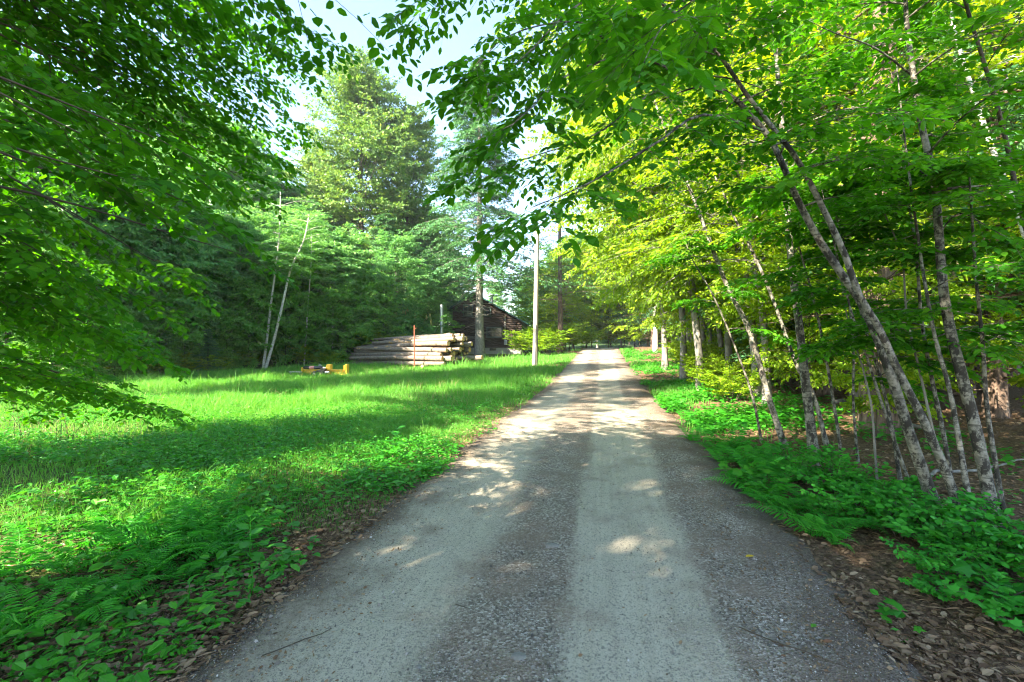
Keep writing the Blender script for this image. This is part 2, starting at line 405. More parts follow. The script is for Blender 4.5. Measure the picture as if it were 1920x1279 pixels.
m, nt, nn, ln = mat('gravel_road'); tc = N(nt, 'ShaderNodeTexCoord'); o_ = tc.outputs['Object']
sx = N(nt, 'ShaderNodeSeparateXYZ'); ln.new(tc.outputs['UV'], sx.inputs[0])
long_ = mapping(nt, tc.outputs['UV'], (1, .16, 1))
nw = noise(nt, long_, 2.2, 4, .6); nf = noise(nt, o_, 26., 4, .65); nb = noise(nt, o_, 2.1, 4, .6)
u = math_(nt, 'ADD', sx.outputs[0], math_(nt, 'MULTIPLY', math_(nt, 'SUBTRACT', nw, .5), .5))
u = math_(nt, 'ADD', u, math_(nt, 'MULTIPLY', math_(nt, 'SUBTRACT', nf, .5), .34))
def band(a, b, e=.05):
    return math_(nt, 'MULTIPLY', sm_node(nt, u, a - e, a + e), math_(nt, 'SUBTRACT', 1., sm_node(nt, u, b - e * 1.4, b + e * 1.4)))
tr = math_(nt, 'MAXIMUM', band(.06, .93, .07), band(-1.6, -.62, .11))
tr = math_(nt, 'MULTIPLY', tr, math_(nt, 'SUBTRACT', 1., math_(nt, 'MULTIPLY', sm_node(nt, nb, .46, .72), .55)))
streak = noise(nt, mapping(nt, tc.outputs['UV'], (9, .22, 1)), 2.5, 3)
v1 = N(nt, 'ShaderNodeTexVoronoi', inp={'Scale': 85.}); ln.new(o_, v1.inputs['Vector'])
v2 = N(nt, 'ShaderNodeTexVoronoi', inp={'Scale': 190.}); ln.new(o_, v2.inputs['Vector'])
sp = N(nt, 'ShaderNodeSeparateColor'); ln.new(v1.outputs['Color'], sp.inputs[0])
sp2 = N(nt, 'ShaderNodeSeparateColor'); ln.new(v2.outputs['Color'], sp2.inputs[0])
grav = ramp(nt, sp.outputs[0], [(0., (.11, .09, .072)), (.45, (.235, .195, .155)), (.8, (.34, .29, .235)), (.97, (.5, .45, .39))])
grav = mixc(nt, math_(nt, 'MULTIPLY', sm_node(nt, nb, .42, .66), .65), grav, (.22, .16, .12))
dust = ramp(nt, math_(nt, 'ADD', math_(nt, 'MULTIPLY', streak, .35), math_(nt, 'MULTIPLY', noise(nt, o_, 75., 3, .7), .65)), [(.3, (.27, .24, .185)), (.5, (.37, .33, .255)), (.72, (.45, .405, .32))])
speck = math_(nt, 'MAXIMUM', math_(nt, 'LESS_THAN', sp2.outputs[1], .15), math_(nt, 'LESS_THAN', sp.outputs[1], .07))
dust = mixc(nt, math_(nt, 'MULTIPLY', speck, .7), dust, (.13, .125, .11))
col = mixc(nt, tr, grav, dust)
edge = sm_node(nt, math_(nt, 'ADD', math_(nt, 'ABSOLUTE', u), math_(nt, 'MULTIPLY', nb, .7)), 1.5, 2.1)
col = mixc(nt, math_(nt, 'MULTIPLY', edge, .7), col, mixc(nt, nf, (.05, .036, .026), (.17, .12, .085)))
hgt = math_(nt, 'ADD', math_(nt, 'MULTIPLY', v1.outputs['Distance'], math_(nt, 'SUBTRACT', 1.15, tr)), math_(nt, 'MULTIPLY', nf, .5))
out(nt, pbr(nt, col, .92, .2, bumped(nt, hgt, 1., .014)))
tag(build('road', g, m, smooth=True), kind='structure')

# ------------------------------------------------------------------ grass, ground cover, litter, gravel
def scatter(n, y0, y1, pw):
    u = rng.random(n)
    if abs(pw - 1) < 1e-6: Y = y0 * (y1 / y0) ** u
    else:
        a = 1 - pw; Y = (y0 ** a + u * (y1 ** a - y0 ** a)) ** (1 / a)
    return Y
def blades(mb, X, Y, h, w, lean=.45):
    n = len(X); Z = gz(X, Y); az = U(0, 6.283, n); bx, by = np.cos(az), np.sin(az)
    la = U(0, 6.283, n); le = lean * rng.random(n) ** .7 * h
    lx, ly = np.cos(la) * le, np.sin(la) * le
    P = np.stack([X, Y, Z - .01], -1); B = np.stack([bx, by, 0 * bx], -1); L = np.stack([lx, ly, 0 * lx], -1)
    V = np.stack([P - B * w[:, None], P + B * w[:, None], P + L * .35 + UP * (h * .6)[:, None] - B * .8 * w[:, None], P + L * .35 + UP * (h * .6)[:, None] + B * .8 * w[:, None],
                  P + L + UP * (h * (.97 - .2 * rng.random(n)))[:, None]], 1)
    o = (np.arange(n) * 5)[:, None, None]
    mb.add(V.reshape(-1, 3), [(np.array([[0, 1, 3, 2]])[None] + o).reshape(-1, 4), (np.array([[2, 3, 4]])[None] + o).reshape(-1, 3)])
def meadow(X, Y):
    d = X - roadc(Y) + .6 * (vn(X, Y, .9, 21) - .5) + .5 * (vn(X, Y, 3.1, 22) - .5)
    edge = np.interp(X, [-30, -18, -10, -4, 4, 8], [15, 20, 24.5, 27, 36, 36])
    return (d < -1.75) & (Y < edge + 2.0)
n = 520000
Y = scatter(n, 4.0, 37, 1.25); X = U(-1.2, .25, n) * Y
k = meadow(X, Y); X, Y = X[k], Y[k]
pn = vn(X, Y, .6, 31); near = sm(5.5, 10.5, Y + .35 * (X + 1.5) + 2.5 * (vn(X, Y, .8, 5) - .5))
k = (rng.random(len(X)) < .12 + .88 * near) & (rng.random(len(X)) < .45 + .7 * pn)
X, Y, pn, near = X[k], Y[k], pn[k], near[k]
dr = np.abs(X - roadc(Y))
bare = np.exp(-(((X + 5.5) / 1.1) ** 2 + ((Y - 14.5) / 2.4) ** 2)); k = rng.random(len(X)) > .8 * bare
X, Y, pn, near, dr = X[k], Y[k], pn[k], near[k], dr[k]
h = (.10 + .26 * pn) * (.45 + .55 * sm(6, 15, Y)) * sm(1.5, 3.4, dr) * U(.6, 1.35, len(X)) + .04
tall = rng.random(len(X)) < .015 + .05 * sm(18, 25, Y); h = np.where(tall, h * 1.8, h) * (.75 + .6 * vn(X, Y, 2.6, 77))
g = MB(); blades(g, X, Y, h, (.0011 + .00027 * Y) * U(.7, 1.4, len(X)), .85)
# sparse grass on the far right verge and beyond the pole
n = 30000; Y = scatter(n, 7, 47, 1.); d = np.concatenate([U(1.75, 3.2, n // 2), U(-4.5, -1.7, n // 2)]); X = roadc(Y) + d
k = rng.random(n) < sm(.35, .75, vn(X, Y, .5, 8)) * sm(6, 16, Y); X, Y = X[k], Y[k]
blades(g, X, Y, U(.08, .25, len(X)), .002 + .0004 * Y)
tag(build('meadow_grass', g, M['grass']), kind='stuff')

n = 9000; Y = scatter(n, 6.5, 30, 1.1); X = U(-1.1, .25, n) * Y; k = meadow(X, Y) & (vn(X, Y, .8, 91) > .48); X, Y = X[k], Y[k]; dr = np.abs(X - roadc(Y))
g = MB(); blades(g, X, Y, U(.2, .5, len(X)) * sm(1.5, 3., dr) * (.5 + .5 * sm(7, 15, Y)), .0012 + .00016 * Y, .9)
tag(build('dry_grass', g, leafmat('straw', [(.1, (.22, .2, .09)), (.5, (.36, .31, .15)), (.9, (.5, .44, .26))], .3, (1.1, 1., .7), .7, .2)), kind='stuff')
def cover(mb, X, Y, size, hmax, tm, nl=4, tilt=.35):
    n = len(X); Z = gz(X, Y)
    for q in range(nl):
        az = U(0, 6.283, n); r = U(.01, .06, n); hh = U(.02, 1, n) * hmax
        P = np.stack([X + r * np.cos(az), Y + r * np.sin(az), Z + .012 + hh], -1)
        D = np.stack([np.cos(az), np.sin(az), U(-.35, .25, n)], -1)
        put(mb, tm, P, D, UP + rng.normal(0, tilt, (n, 3)), size * U(.6, 1.3, n), U(.9, 1.5, n))
g = MB(); n = 52000
Y = scatter(n, 2.0, 19, 1.1); X = U(-1.3, .2, n) * Y
d = X - roadc(Y) + .7 * (vn(X, Y, 1.1, 51) - .5)
den = sm(.25, .62, vn(X, Y, .75, 52)) * (.09 + .91 * sm(3.0, 6.0, Y + .25 * (d + 3))) * (1 - .55 * sm(9, 15, Y + .5 * X))
k = (d < -1.85) & (rng.random(n) < den); X, Y = X[k], Y[k]
cover(g, X, Y, .038, .07 + .16 * sm(4, 7, Y), MID, 4, .5)
k = rng.random(len(X)) < .22; cover(g, X[k], Y[k], .085, .16, MID, 3, .25)
tag(build('low_ground_cover', g, M['cover']), kind='stuff')
g = MB(); n = 16000
Y = scatter(n, 2.6, 40, 1.1); d = 1.7 + np.abs(rng.normal(0, 1., n)) ** 1.0 * (1 + Y * .05); X = roadc(Y) + d; d = d + .9 * (vn(X, Y, 1.3, 71) - .5)
k = (d > 1.85) & (rng.random(n) < sm(.3, .6, vn(X, Y, .8, 62)) * (.1 + .9 * sm(4.0, 5.5, Y)) + .05 * (d > 2.4)); X, Y = X[k], Y[k]
cover(g, X, Y, .055 + .002 * Y, .12 + .10 * rng.random(len(X)), MID, 4)
k = rng.random(len(X)) < .2; cover(g, X[k], Y[k], .1, .28, MAPLE, 3, .25)
tag(build('verge_undergrowth', g, M['cover']), kind='stuff')

g = MB(); n = 60000
Y = scatter(n, 1.6, 34, 1.25); X = U(-.2, 1.5, n) * Y + .6; dr = X - roadc(Y)
k = (dr > 1.4 + .75 * vn(X, Y, 1.4, 3) + .25 * vn(X, Y, 6, 4)) & (rng.random(n) < .35 + .9 * vn(X, Y, 2.2, 14)); X, Y = X[k], Y[k]
Y2 = scatter(16000, 1.6, 14, 1.5); d2 = -1.68 - np.abs(rng.normal(0, 1.2, 16000)); X2 = roadc(Y2) + d2
Y3 = scatter(500, 1.8, 14, 1.2); X3 = roadc(Y3) + U(-1.7, 1.7, 500) * rng.random(500) ** .3
Y4 = scatter(7000, 1.8, 16, 1.4); d4 = (1. + np.abs(rng.normal(.45, .32, 7000))) * np.where(rng.random(7000) < .6, 1, -1.12); X4 = roadc(Y4) + d4
X = np.concatenate([X, X2, X3, X4]); Y = np.concatenate([Y, Y2, Y3, Y4]); n = len(X); a = U(0, 6.283, n)
rd = np.abs(X - roadc(Y)); Zz = gz(X, Y) + np.where(rd < 1.7, .035, .012) + U(0, .025, n) * (rd > 1.7)
put(g, CURL, np.stack([X, Y, Zz], -1), np.stack([np.cos(a), np.sin(a), U(-.25, .25, n)], -1), UP + rng.normal(0, .35, (n, 3)), (.014 + .05 * rng.random(n) ** 1.8) * (1 + .02 * Y) * np.where(rd < 1.75, .45, 1), U(.6, 1.3, n))
k = (rng.random(n) < .12) & (rd > 1.75); nk = k.sum(); a = U(0, 3.14, nk)
put(g, LO, np.stack([X, Y, Zz + .006], -1)[k], np.stack([np.cos(a), np.sin(a), U(-.08, .12, nk)], -1), UP + rng.normal(0, .2, (nk, 3)), U(.03, .13, nk), .05)
tag(build('leaf_litter', g, M['litter']), kind='stuff')

OCT = (np.array([(1, 0, 0), (-1, 0, 0), (0, 1, 0), (0, -1, 0), (0, 0, 1), (0, 0, -1.)]), [np.array([[0, 2, 4], [2, 1, 4], [1, 3, 4], [3, 0, 4], [2, 0, 5], [1, 2, 5], [3, 1, 5], [0, 3, 5]])])
g = MB(); n = 34000
Y = scatter(n, 1.7, 14, 1.6); dd_ = U(-1.9, 1.9, n); w = np.where(((dd_ > .06) & (dd_ < .93)) | ((dd_ > -1.55) & (dd_ < -.62)), .25, 1.)
k = rng.random(n) < w; Y, dd_ = Y[k], dd_[k]; X = roadc(Y) + dd_; n = len(X)
a = U(0, 6.28, n); szp = .0026 + .0045 * rng.random(n) ** 4 + .012 * rng.random(n) * (rng.random(n) < .02)
pr = .035 - .10 * sm(1.6, 2.25, np.abs(dd_)) - .016 * np.exp(-((dd_ - .5) / .34) ** 2) - .016 * np.exp(-((dd_ + 1.05) / .34) ** 2)
put(g, OCT, np.stack([X, Y, gz(X, Y) + pr + .001], -1), np.stack([np.cos(a), np.sin(a), U(-.3, .3, n)], -1), UP + rng.normal(0, .3, (n, 3)), szp, U(.6, 1., n))
m, nt, nn, ln = mat('pebble'); ge = N(nt, 'ShaderNodeNewGeometry')
out(nt, pbr(nt, ramp(nt, ge.outputs['Random Per Island'], [(0, (.06, .055, .05)), (.5, (.16, .14, .12)), (.85, (.26, .23, .2)), (1, (.5, .47, .44))]), .85, .25))
tag(build('gravel', g, m), kind='stuff')
# ------------------------------------------------------------------ tree generators
def deciduous(H, R, base, tr, nl=34, ns=8, nt=5, k=6, leaf=.16, tm=LO, W=1., shape=.7, tl=.55, wood=False, lean=(0, 0), wig=.25, bare=0, asc=.3, drp=.22, gap=None):
    A = Acc(); A.gap = gap; n = 12; t = np.linspace(0, 1, n)
    wob = np.cumsum(rng.normal(0, wig * H / 150, (n, 2)), 0)
    P = np.stack([lean[0] * t ** 1.5 * H + wob[:, 0], lean[1] * t ** 1.5 * H + wob[:, 1], t * (H + .3) - .3], -1)
    P[0, :2] = P[1, :2] * .2
    rad = tr * (1 - .9 * t ** .9); rad[0] = tr * 1.35
    A.wood.tube(P, rad, 9, wob=.12)
    for i in range(nl):
        f = (i + U(0, 1)) / nl; z = base + (H * .97 - base) * f; tz = (z + .3) / (H + .3); j = min(int(tz * (n - 1)), n - 2)
        p = P[j] + (P[j + 1] - P[j]) * (tz * (n - 1) - j)
        L = R * min(1, .5 + 1.3 * f) * math.sqrt(max(.08, 1 - (max(0, f - .5) / .54) ** 2)) * U(.42, 1.2); a = i * 2.4 + U(-.6, .6)
        rise = asc + .9 * f + U(-.2, .3); dv = nrm([math.cos(a), math.sin(a), rise])
        tt = np.linspace(0, 1, 6)[:, None]; path = p + dv * L * tt - UP * drp * L * tt ** 2 + np.vstack([np.zeros(3), rng.normal(0, .03 * L, (5, 3))])
        leafy(A, path, max(.012, tr * .32 * (1 - .75 * f)), L * .5, ns, tl, nt, start=.22, flat=.8, rise=(-.5, .7), taper=.25, seg=5)
    for i in range(bare):
        z = U(base * .25, base); a = U(0, 6.28); L = U(.5, 1.6); tt = np.linspace(0, 1, 4)[:, None]
        A.wood.tube(np.array([0, 0, z]) + np.array([math.cos(a), math.sin(a), U(-.1, .3)]) * L * tt, np.linspace(.02, .005, 4), 4)
    A.flush(k, leaf, tm, W, .9, .004, .95, wood, .25)
    return A
def conifer(H, R, base, tr, nl=90, ns=9, nt=3, k=6, leaf=.17, W=.42, droop=.25, dead=18, tl=.5, keep=1.):
    A = Acc(); n = 12; t = np.linspace(0, 1, n)
    P = np.stack([np.cumsum(rng.normal(0, .02, n)), np.cumsum(rng.normal(0, .02, n)), t * (H + .3) - .3], -1)
    rad = tr * (1 - .93 * t); rad[0] = tr * 1.4; rad[1] = tr * 1.02
    A.wood.tube(P, rad, 10, wob=.08)
    for i in range(nl):
        f = (i + U(0, 1)) / nl
        z = base + (H * .985 - base) * f; L = (R * (1 - f) ** .75 + .25) * U(.55, 1.15); a = i * 2.4 + U(-.5, .5)
        tt = np.linspace(0, 1, 6)[:, None]; dv = np.array([math.cos(a), math.sin(a), U(-.05, .3) + .35 * f])
        p = np.array([0, 0, z]) + np.array([np.interp(z, P[:, 2], P[:, 0]), np.interp(z, P[:, 2], P[:, 1]), 0])
        path = p + dv * L * tt - UP * droop * L * tt ** 2
        leafy(A, path, .03 * (1 - .7 * f) + .008, L * .36 + .15, ns, tl * (.6 + .4 * (1 - f)), nt, start=.15, flat=.45, droop=.35, rise=(-.3, .2), taper=.55, seg=4, fwd=.8)
    for i in range(dead):
        z = U(base * .2, base * 1.25); a = U(0, 6.28); L = U(.4, 1.5) * R / 3; tt = np.linspace(0, 1, 5)[:, None]
        p = np.array([0, 0, z]) + np.array([math.cos(a), math.sin(a), U(-.05, .35)]) * L * tt - UP * .25 * L * tt ** 2
        A.wood.tube(p, np.linspace(.022, .004, 5), 4)
        for q in range(3):
            b = p[2 + q % 3]; A.wood.tube(b + (np.array([math.cos(a + U(-1, 1)), math.sin(a + U(-1, 1)), U(-.3, .2)]) * L * .4) * np.linspace(0, 1, 3)[:, None], np.linspace(.008, .003, 3), 3)
    A.flush(k, leaf, LO, W, 1., .003, .6, False)
    return A
def make(name, label, cat, A, bark, leafm, loc, rz=0, group=None, origin=None, smooth=True, lname='crown', tname='trunk'):
    r = thing(name, label, cat, loc, rz, group)
    ks = [build(tname, A.wood, bark, r, smooth, origin)]
    if A.lv.n: ks.append(build(lname, A.lv, leafm, r, True, origin))
    KIDS[r.name] = ks
    return r
def G(X, Y, dz=0.): return (X, Y, float(gz(X, Y)) + dz)

# ------------------------------------------------------------------ traced birches and saplings beside the road
def stem(name, label, cat, px, r, bark, Ytop=None, ext=0., crown=0, cl=1.4, leaf=.075, lm='leaf_near', t0=.35, extra=None, group=None, Y0=None):
    Yb = foot(*px[0]) if Y0 is None else Y0
    Ys = np.linspace(Yb, Ytop or Yb, len(px)); P = np.array([at(x, y, Yy) for (x, y), Yy in zip(px, Ys)])
    P[0, 2] = gz(P[0, 0], P[0, 1]) - .08
    if ext:
        dv = nrm(P[-1] - P[-3] + UP * .25); P = np.vstack([P, P[-1] + dv * ext * .5, P[-1] + dv * ext + UP * .05 * ext])
    path = spline(P, 34); t = np.linspace(0, 1, 34)
    r *= .66; A = Acc(); A.near = 1.25; rad = r * (1 - .8 * t); rad[0] *= 1.7; rad[1] *= 1.12
    A.wood.tube(path, rad, 9, wob=.10)
    for i in range(crown):
        f = t0 + (1 - t0) * (i + U(0, 1)) / crown; j = int(f * 33); p = path[min(j, 33)]
        a = i * 2.4 + U(-.7, .7); L = cl * U(.5, 1.2) * (1.1 - .45 * f); tt = np.linspace(0, 1, 6)[:, None]
        dv = np.array([math.cos(a), math.sin(a), U(.05, .55)])
        leafy(A, p + dv * L * tt - UP * .28 * L * tt ** 2, max(.006, r * .22), L * .5, 6, .28, 4, start=.15, flat=.2, taper=.4)
    A.flush(6, leaf, LEAF, 1., .95, .0016, .28)
    for (pp, Ya, Yb2, r0, sl_, ns_, lf) in (extra or []):
        Q = np.array([at(x, y, Yy) for (x, y), Yy in zip(pp, np.linspace(Ya, Yb2, len(pp)))])
        leafy(A, spline(Q, 16), r0, sl_, ns_, .24, 5, start=.12, flat=.16, taper=.35, rise=(-.3, .15))
        A.flush(7, lf, LEAF, 1., .95, .0013, .22, droop=.2)
    b = path[0].copy(); b[2] = gz(b[0], b[1])
    return make(name, label, cat, A, M[bark], M[lm], b, group=group, origin=b)

C_ = [(1530, 870), (1510, 718), (1498, 605), (1484, 493), (1476, 391), (1472, 306), (1461, 175), (1450, 35), (1446, -80)]
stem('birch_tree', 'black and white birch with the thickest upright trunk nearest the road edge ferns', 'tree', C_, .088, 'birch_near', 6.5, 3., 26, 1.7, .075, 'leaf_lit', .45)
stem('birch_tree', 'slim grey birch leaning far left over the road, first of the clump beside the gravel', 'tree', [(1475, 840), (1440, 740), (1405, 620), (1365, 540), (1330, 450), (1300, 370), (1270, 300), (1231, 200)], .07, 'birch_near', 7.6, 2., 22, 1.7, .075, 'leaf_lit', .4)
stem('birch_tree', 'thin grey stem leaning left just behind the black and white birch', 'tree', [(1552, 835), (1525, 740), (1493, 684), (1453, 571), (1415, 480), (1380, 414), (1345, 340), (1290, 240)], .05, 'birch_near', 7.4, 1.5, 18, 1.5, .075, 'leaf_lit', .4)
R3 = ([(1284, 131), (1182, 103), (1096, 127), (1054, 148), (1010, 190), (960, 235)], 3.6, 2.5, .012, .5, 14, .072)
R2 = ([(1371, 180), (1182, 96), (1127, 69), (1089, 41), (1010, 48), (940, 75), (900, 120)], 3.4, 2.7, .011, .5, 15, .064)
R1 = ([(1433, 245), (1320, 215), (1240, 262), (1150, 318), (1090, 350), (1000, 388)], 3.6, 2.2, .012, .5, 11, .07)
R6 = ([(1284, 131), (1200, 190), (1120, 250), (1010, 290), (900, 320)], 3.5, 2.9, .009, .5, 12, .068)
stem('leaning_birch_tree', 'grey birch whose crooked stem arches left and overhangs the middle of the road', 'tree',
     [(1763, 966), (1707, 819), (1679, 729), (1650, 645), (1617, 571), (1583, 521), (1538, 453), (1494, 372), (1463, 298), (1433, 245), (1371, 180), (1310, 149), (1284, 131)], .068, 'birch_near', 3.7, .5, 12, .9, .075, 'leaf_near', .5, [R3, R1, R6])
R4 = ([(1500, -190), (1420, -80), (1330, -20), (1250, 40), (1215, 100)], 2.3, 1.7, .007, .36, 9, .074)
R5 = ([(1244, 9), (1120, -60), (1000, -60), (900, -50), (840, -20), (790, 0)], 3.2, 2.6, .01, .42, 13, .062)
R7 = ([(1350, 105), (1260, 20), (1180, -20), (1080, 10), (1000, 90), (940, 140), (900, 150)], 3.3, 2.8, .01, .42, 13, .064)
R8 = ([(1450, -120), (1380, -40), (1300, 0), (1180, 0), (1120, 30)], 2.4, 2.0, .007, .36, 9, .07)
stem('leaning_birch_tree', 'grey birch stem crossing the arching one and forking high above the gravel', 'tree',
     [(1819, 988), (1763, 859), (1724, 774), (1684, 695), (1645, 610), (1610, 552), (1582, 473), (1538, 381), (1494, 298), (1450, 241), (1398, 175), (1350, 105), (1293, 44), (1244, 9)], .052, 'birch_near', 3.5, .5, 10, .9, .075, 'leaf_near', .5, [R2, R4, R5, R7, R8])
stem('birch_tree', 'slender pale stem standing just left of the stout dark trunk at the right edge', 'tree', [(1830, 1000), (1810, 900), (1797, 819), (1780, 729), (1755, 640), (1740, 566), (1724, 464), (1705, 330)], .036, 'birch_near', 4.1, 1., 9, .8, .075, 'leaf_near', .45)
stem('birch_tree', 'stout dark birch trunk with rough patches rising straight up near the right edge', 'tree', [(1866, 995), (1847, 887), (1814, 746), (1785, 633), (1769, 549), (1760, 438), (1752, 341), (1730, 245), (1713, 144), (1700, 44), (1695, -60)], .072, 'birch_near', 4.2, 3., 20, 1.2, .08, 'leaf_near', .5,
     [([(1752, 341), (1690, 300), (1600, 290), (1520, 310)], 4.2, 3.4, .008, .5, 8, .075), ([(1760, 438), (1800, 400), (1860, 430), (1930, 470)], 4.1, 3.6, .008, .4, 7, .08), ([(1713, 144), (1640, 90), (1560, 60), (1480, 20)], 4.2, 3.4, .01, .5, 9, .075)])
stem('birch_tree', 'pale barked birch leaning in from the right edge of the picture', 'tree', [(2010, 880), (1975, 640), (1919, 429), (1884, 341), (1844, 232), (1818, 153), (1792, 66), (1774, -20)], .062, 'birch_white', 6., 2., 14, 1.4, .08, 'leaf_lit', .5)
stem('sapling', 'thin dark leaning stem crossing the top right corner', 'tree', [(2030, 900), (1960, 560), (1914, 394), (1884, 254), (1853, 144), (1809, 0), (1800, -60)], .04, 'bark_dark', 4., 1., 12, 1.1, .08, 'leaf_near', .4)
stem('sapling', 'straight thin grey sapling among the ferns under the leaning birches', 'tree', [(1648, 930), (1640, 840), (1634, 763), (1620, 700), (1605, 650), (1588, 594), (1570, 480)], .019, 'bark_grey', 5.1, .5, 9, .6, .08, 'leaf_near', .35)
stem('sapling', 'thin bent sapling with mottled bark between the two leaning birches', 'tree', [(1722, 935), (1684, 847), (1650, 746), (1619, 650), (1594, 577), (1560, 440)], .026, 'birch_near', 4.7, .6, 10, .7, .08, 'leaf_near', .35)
stem('sapling', 'whip-thin sapling bending left in front of the big hemlock trunk', 'tree', [(1800, 960), (1760, 850), (1725, 700), (1700, 590), (1690, 480), (1650, 380)], .02, 'bark_grey', 4.6, .4, 12, .8, .085, 'leaf_near', .3)

for px, r, lab in [([(1585, 905), (1570, 800), (1552, 690), (1530, 580), (1500, 470), (1470, 380)], .022, 'thin mottled stem leaning left just right of the black and white birch'),
        ([(1690, 905), (1672, 800), (1648, 700), (1618, 600), (1596, 500), (1560, 380)], .024, 'thin mottled stem leaning left in front of the old hemlock trunk'),
        ([(1790, 930), (1770, 820), (1745, 700), (1728, 600), (1718, 480), (1700, 350)], .026, 'thin dark stem standing between the crossing stem and the stout dark trunk'),
        ([(1890, 985), (1868, 880), (1850, 760), (1842, 640), (1830, 520), (1822, 400)], .024, 'thin stem close right of the stout dark trunk'),
        ([(1430, 830), (1410, 740), (1378, 650), (1340, 560), (1300, 490)], .024, 'thin grey stem leaning left in front of the slim leaning birch'),
        ([(1610, 870), (1600, 760), (1600, 650), (1590, 540), (1588, 430)], .02, 'thin upright stem behind the ferns at the foot of the birches')]:
    stem('sapling', lab, 'tree', px, r * 1.3, 'birch_near', None, .5, 9, .7, .08, 'leaf_near', .4)

# ------------------------------------------------------------------ beech overhanging from the left
A = Acc(); A.near = 1.6; A.gap = np.zeros(3); base = np.array(G(-3.7, 1.2))
tp = spline([base - UP * .2, base + [0.05, .05, 1.5], base + [.15, .1, 3.], base + [.1, .3, 5.5], base + [0.3, .3, 8.]], 20)
A.wood.tube(tp, np.linspace(.17, .03, 20), 10, wob=.1)
tips = [((640, 60), 3.0), ((600, 110), 3.3), ((560, 30), 3.4), ((585, 205), 3.6), ((575, 300), 3.6), ((520, 330), 3.2), ((560, 250), 3.9), ((470, 250), 3.0), ((490, 465), 2.3), ((430, 430), 2.1),
        ((380, 380), 1.9), ((300, 250), 1.6), ((250, 330), 1.55), ((180, 250), 1.5), ((420, 90), 3.0), ((330, 130), 2.6), ((480, 150), 3.4), ((250, 60), 2.4), ((120, 140), 2.), ((270, 560), 2.6), ((285, 650), 3.), ((180, 600), 2.4),
        ((120, 480), 1.9), ((320, 490), 2.6), ((60, 380), 1.7), ((230, 440), 2.2), ((110, 700), 2.8), ((230, 730), 3.3), ((40, 560), 2.2), ((380, 200), 2.9), ((440, 330), 2.7), ((350, 30), 3.2), ((500, 60), 3.8), ((200, 180), 3.), ((100, 300), 2.6),
        ((560, 140), 4.4), ((470, 10), 4.4), ((400, 280), 4.2), ((300, 380), 3.8), ((200, 500), 3.6), ((80, 620), 3.6), ((60, 60), 3.), ((150, 20), 3.2), ((240, 620), 4.4), ((140, 560), 4.2), ((60, 740), 3.6), ((170, 690), 4.3), ((300, 760), 3.4)]
for (x, y), Yt in tips:
    x = x - 75 if x > 380 else x - 30
    Yt *= 1.3
    e = at(x, y, Yt); z0 = np.clip(e[2] + U(-.2, .7), .9, 6.5); j = np.argmin(np.abs(tp[:, 2] - z0)); p = tp[j]
    mid = p * .45 + e * .55 + UP * U(.1, .35) + np.array([-.12, .05, 0])
    path = spline([p, mid, e], 14)
    leafy(A, path, .014, .46 + .06 * Yt, 14, .25, 6, start=.3, flat=.24, taper=.4, rise=(-.3, .12))
A.flush(7, .066, LEAF, 1.05, .95, .0014, .3, droop=.18)
for i in range(26):  # unseen upper limbs, added above the frame for shade
    f = U(.66, 1); p = tp[int(f * 19)]; a = i * 2.4; L = U(1.6, 3.2); tt = np.linspace(0, 1, 7)[:, None]
    leafy(A, p + np.array([math.cos(a), math.sin(a), U(.1, .6)]) * L * tt - UP * .25 * L * tt ** 2, .02, L * .45, 9, .4, 4, start=.2, flat=.3)
A.flush(6, .1, MID, 1.2, .95, .002, .3, False)
make('beech_tree', 'shaded beech whose layered leafy boughs hang in from the left side', 'tree', A, M['twig'], M['leaf_near'], base, origin=base)

# ------------------------------------------------------------------ background trees
prot = {}
def proto(key, name, label, cat, A, bark, lm, loc, rz=0, group=None):
    prot[key] = make(name, label, cat, A, M[bark], M[lm], loc, rz, group); return prot[key]
Lx = lambda px, Y: (px - CX) / F * Y
g1 = 'leafy young trees along the forest edge behind the meadow'
l1 = 'leafy young tree in the shaded forest edge behind the meadow'
edge = [(15, 15.5, 1.0), (80, 17, .8), (140, 17.5, 1.05), (210, 19.5, .9), (270, 20.5, 1.1), (325, 22, .95), (385, 24.5, 1.05), (440, 26, .9), (500, 28.5, 1.1), (545, 29, .8), (600, 30, 1.), (650, 31, .92), (700, 33, .85), (745, 35, 1.0), (800, 37, .9),
        (345, 27, 1.2), (460, 31, 1.25), (570, 34, 1.2), (240, 25, 1.2), (120, 22, 1.2), (30, 20, 1.2)]
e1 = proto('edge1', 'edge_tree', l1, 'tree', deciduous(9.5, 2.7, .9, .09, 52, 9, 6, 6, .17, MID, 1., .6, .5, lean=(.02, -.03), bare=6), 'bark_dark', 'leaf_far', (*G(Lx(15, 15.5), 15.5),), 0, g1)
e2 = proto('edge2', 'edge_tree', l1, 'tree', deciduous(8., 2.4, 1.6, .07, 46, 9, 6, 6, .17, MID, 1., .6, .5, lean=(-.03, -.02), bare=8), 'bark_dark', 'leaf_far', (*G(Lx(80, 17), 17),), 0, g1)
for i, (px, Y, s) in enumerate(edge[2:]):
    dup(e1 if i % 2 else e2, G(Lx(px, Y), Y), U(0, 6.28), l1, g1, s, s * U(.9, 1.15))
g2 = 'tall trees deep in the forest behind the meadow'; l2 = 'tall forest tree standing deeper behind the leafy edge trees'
tall = [(-40, 26, .8), (60, 30, .85), (150, 33, .9), (230, 30, .8), (300, 36, .95), (370, 40, 1.), (440, 38, .9), (500, 46, 1.02), (545, 42, .78), (620, 52, .85), (760, 54, .86), (815, 50, .72), (400, 55, 1.2), (250, 50, 1.1), (100, 45, 1.1), (560, 60, .95), (-100, 40, 1.1), (700, 62, .8), (860, 62, .62), (180, 62, 1.2), (470, 66, 1.1)]
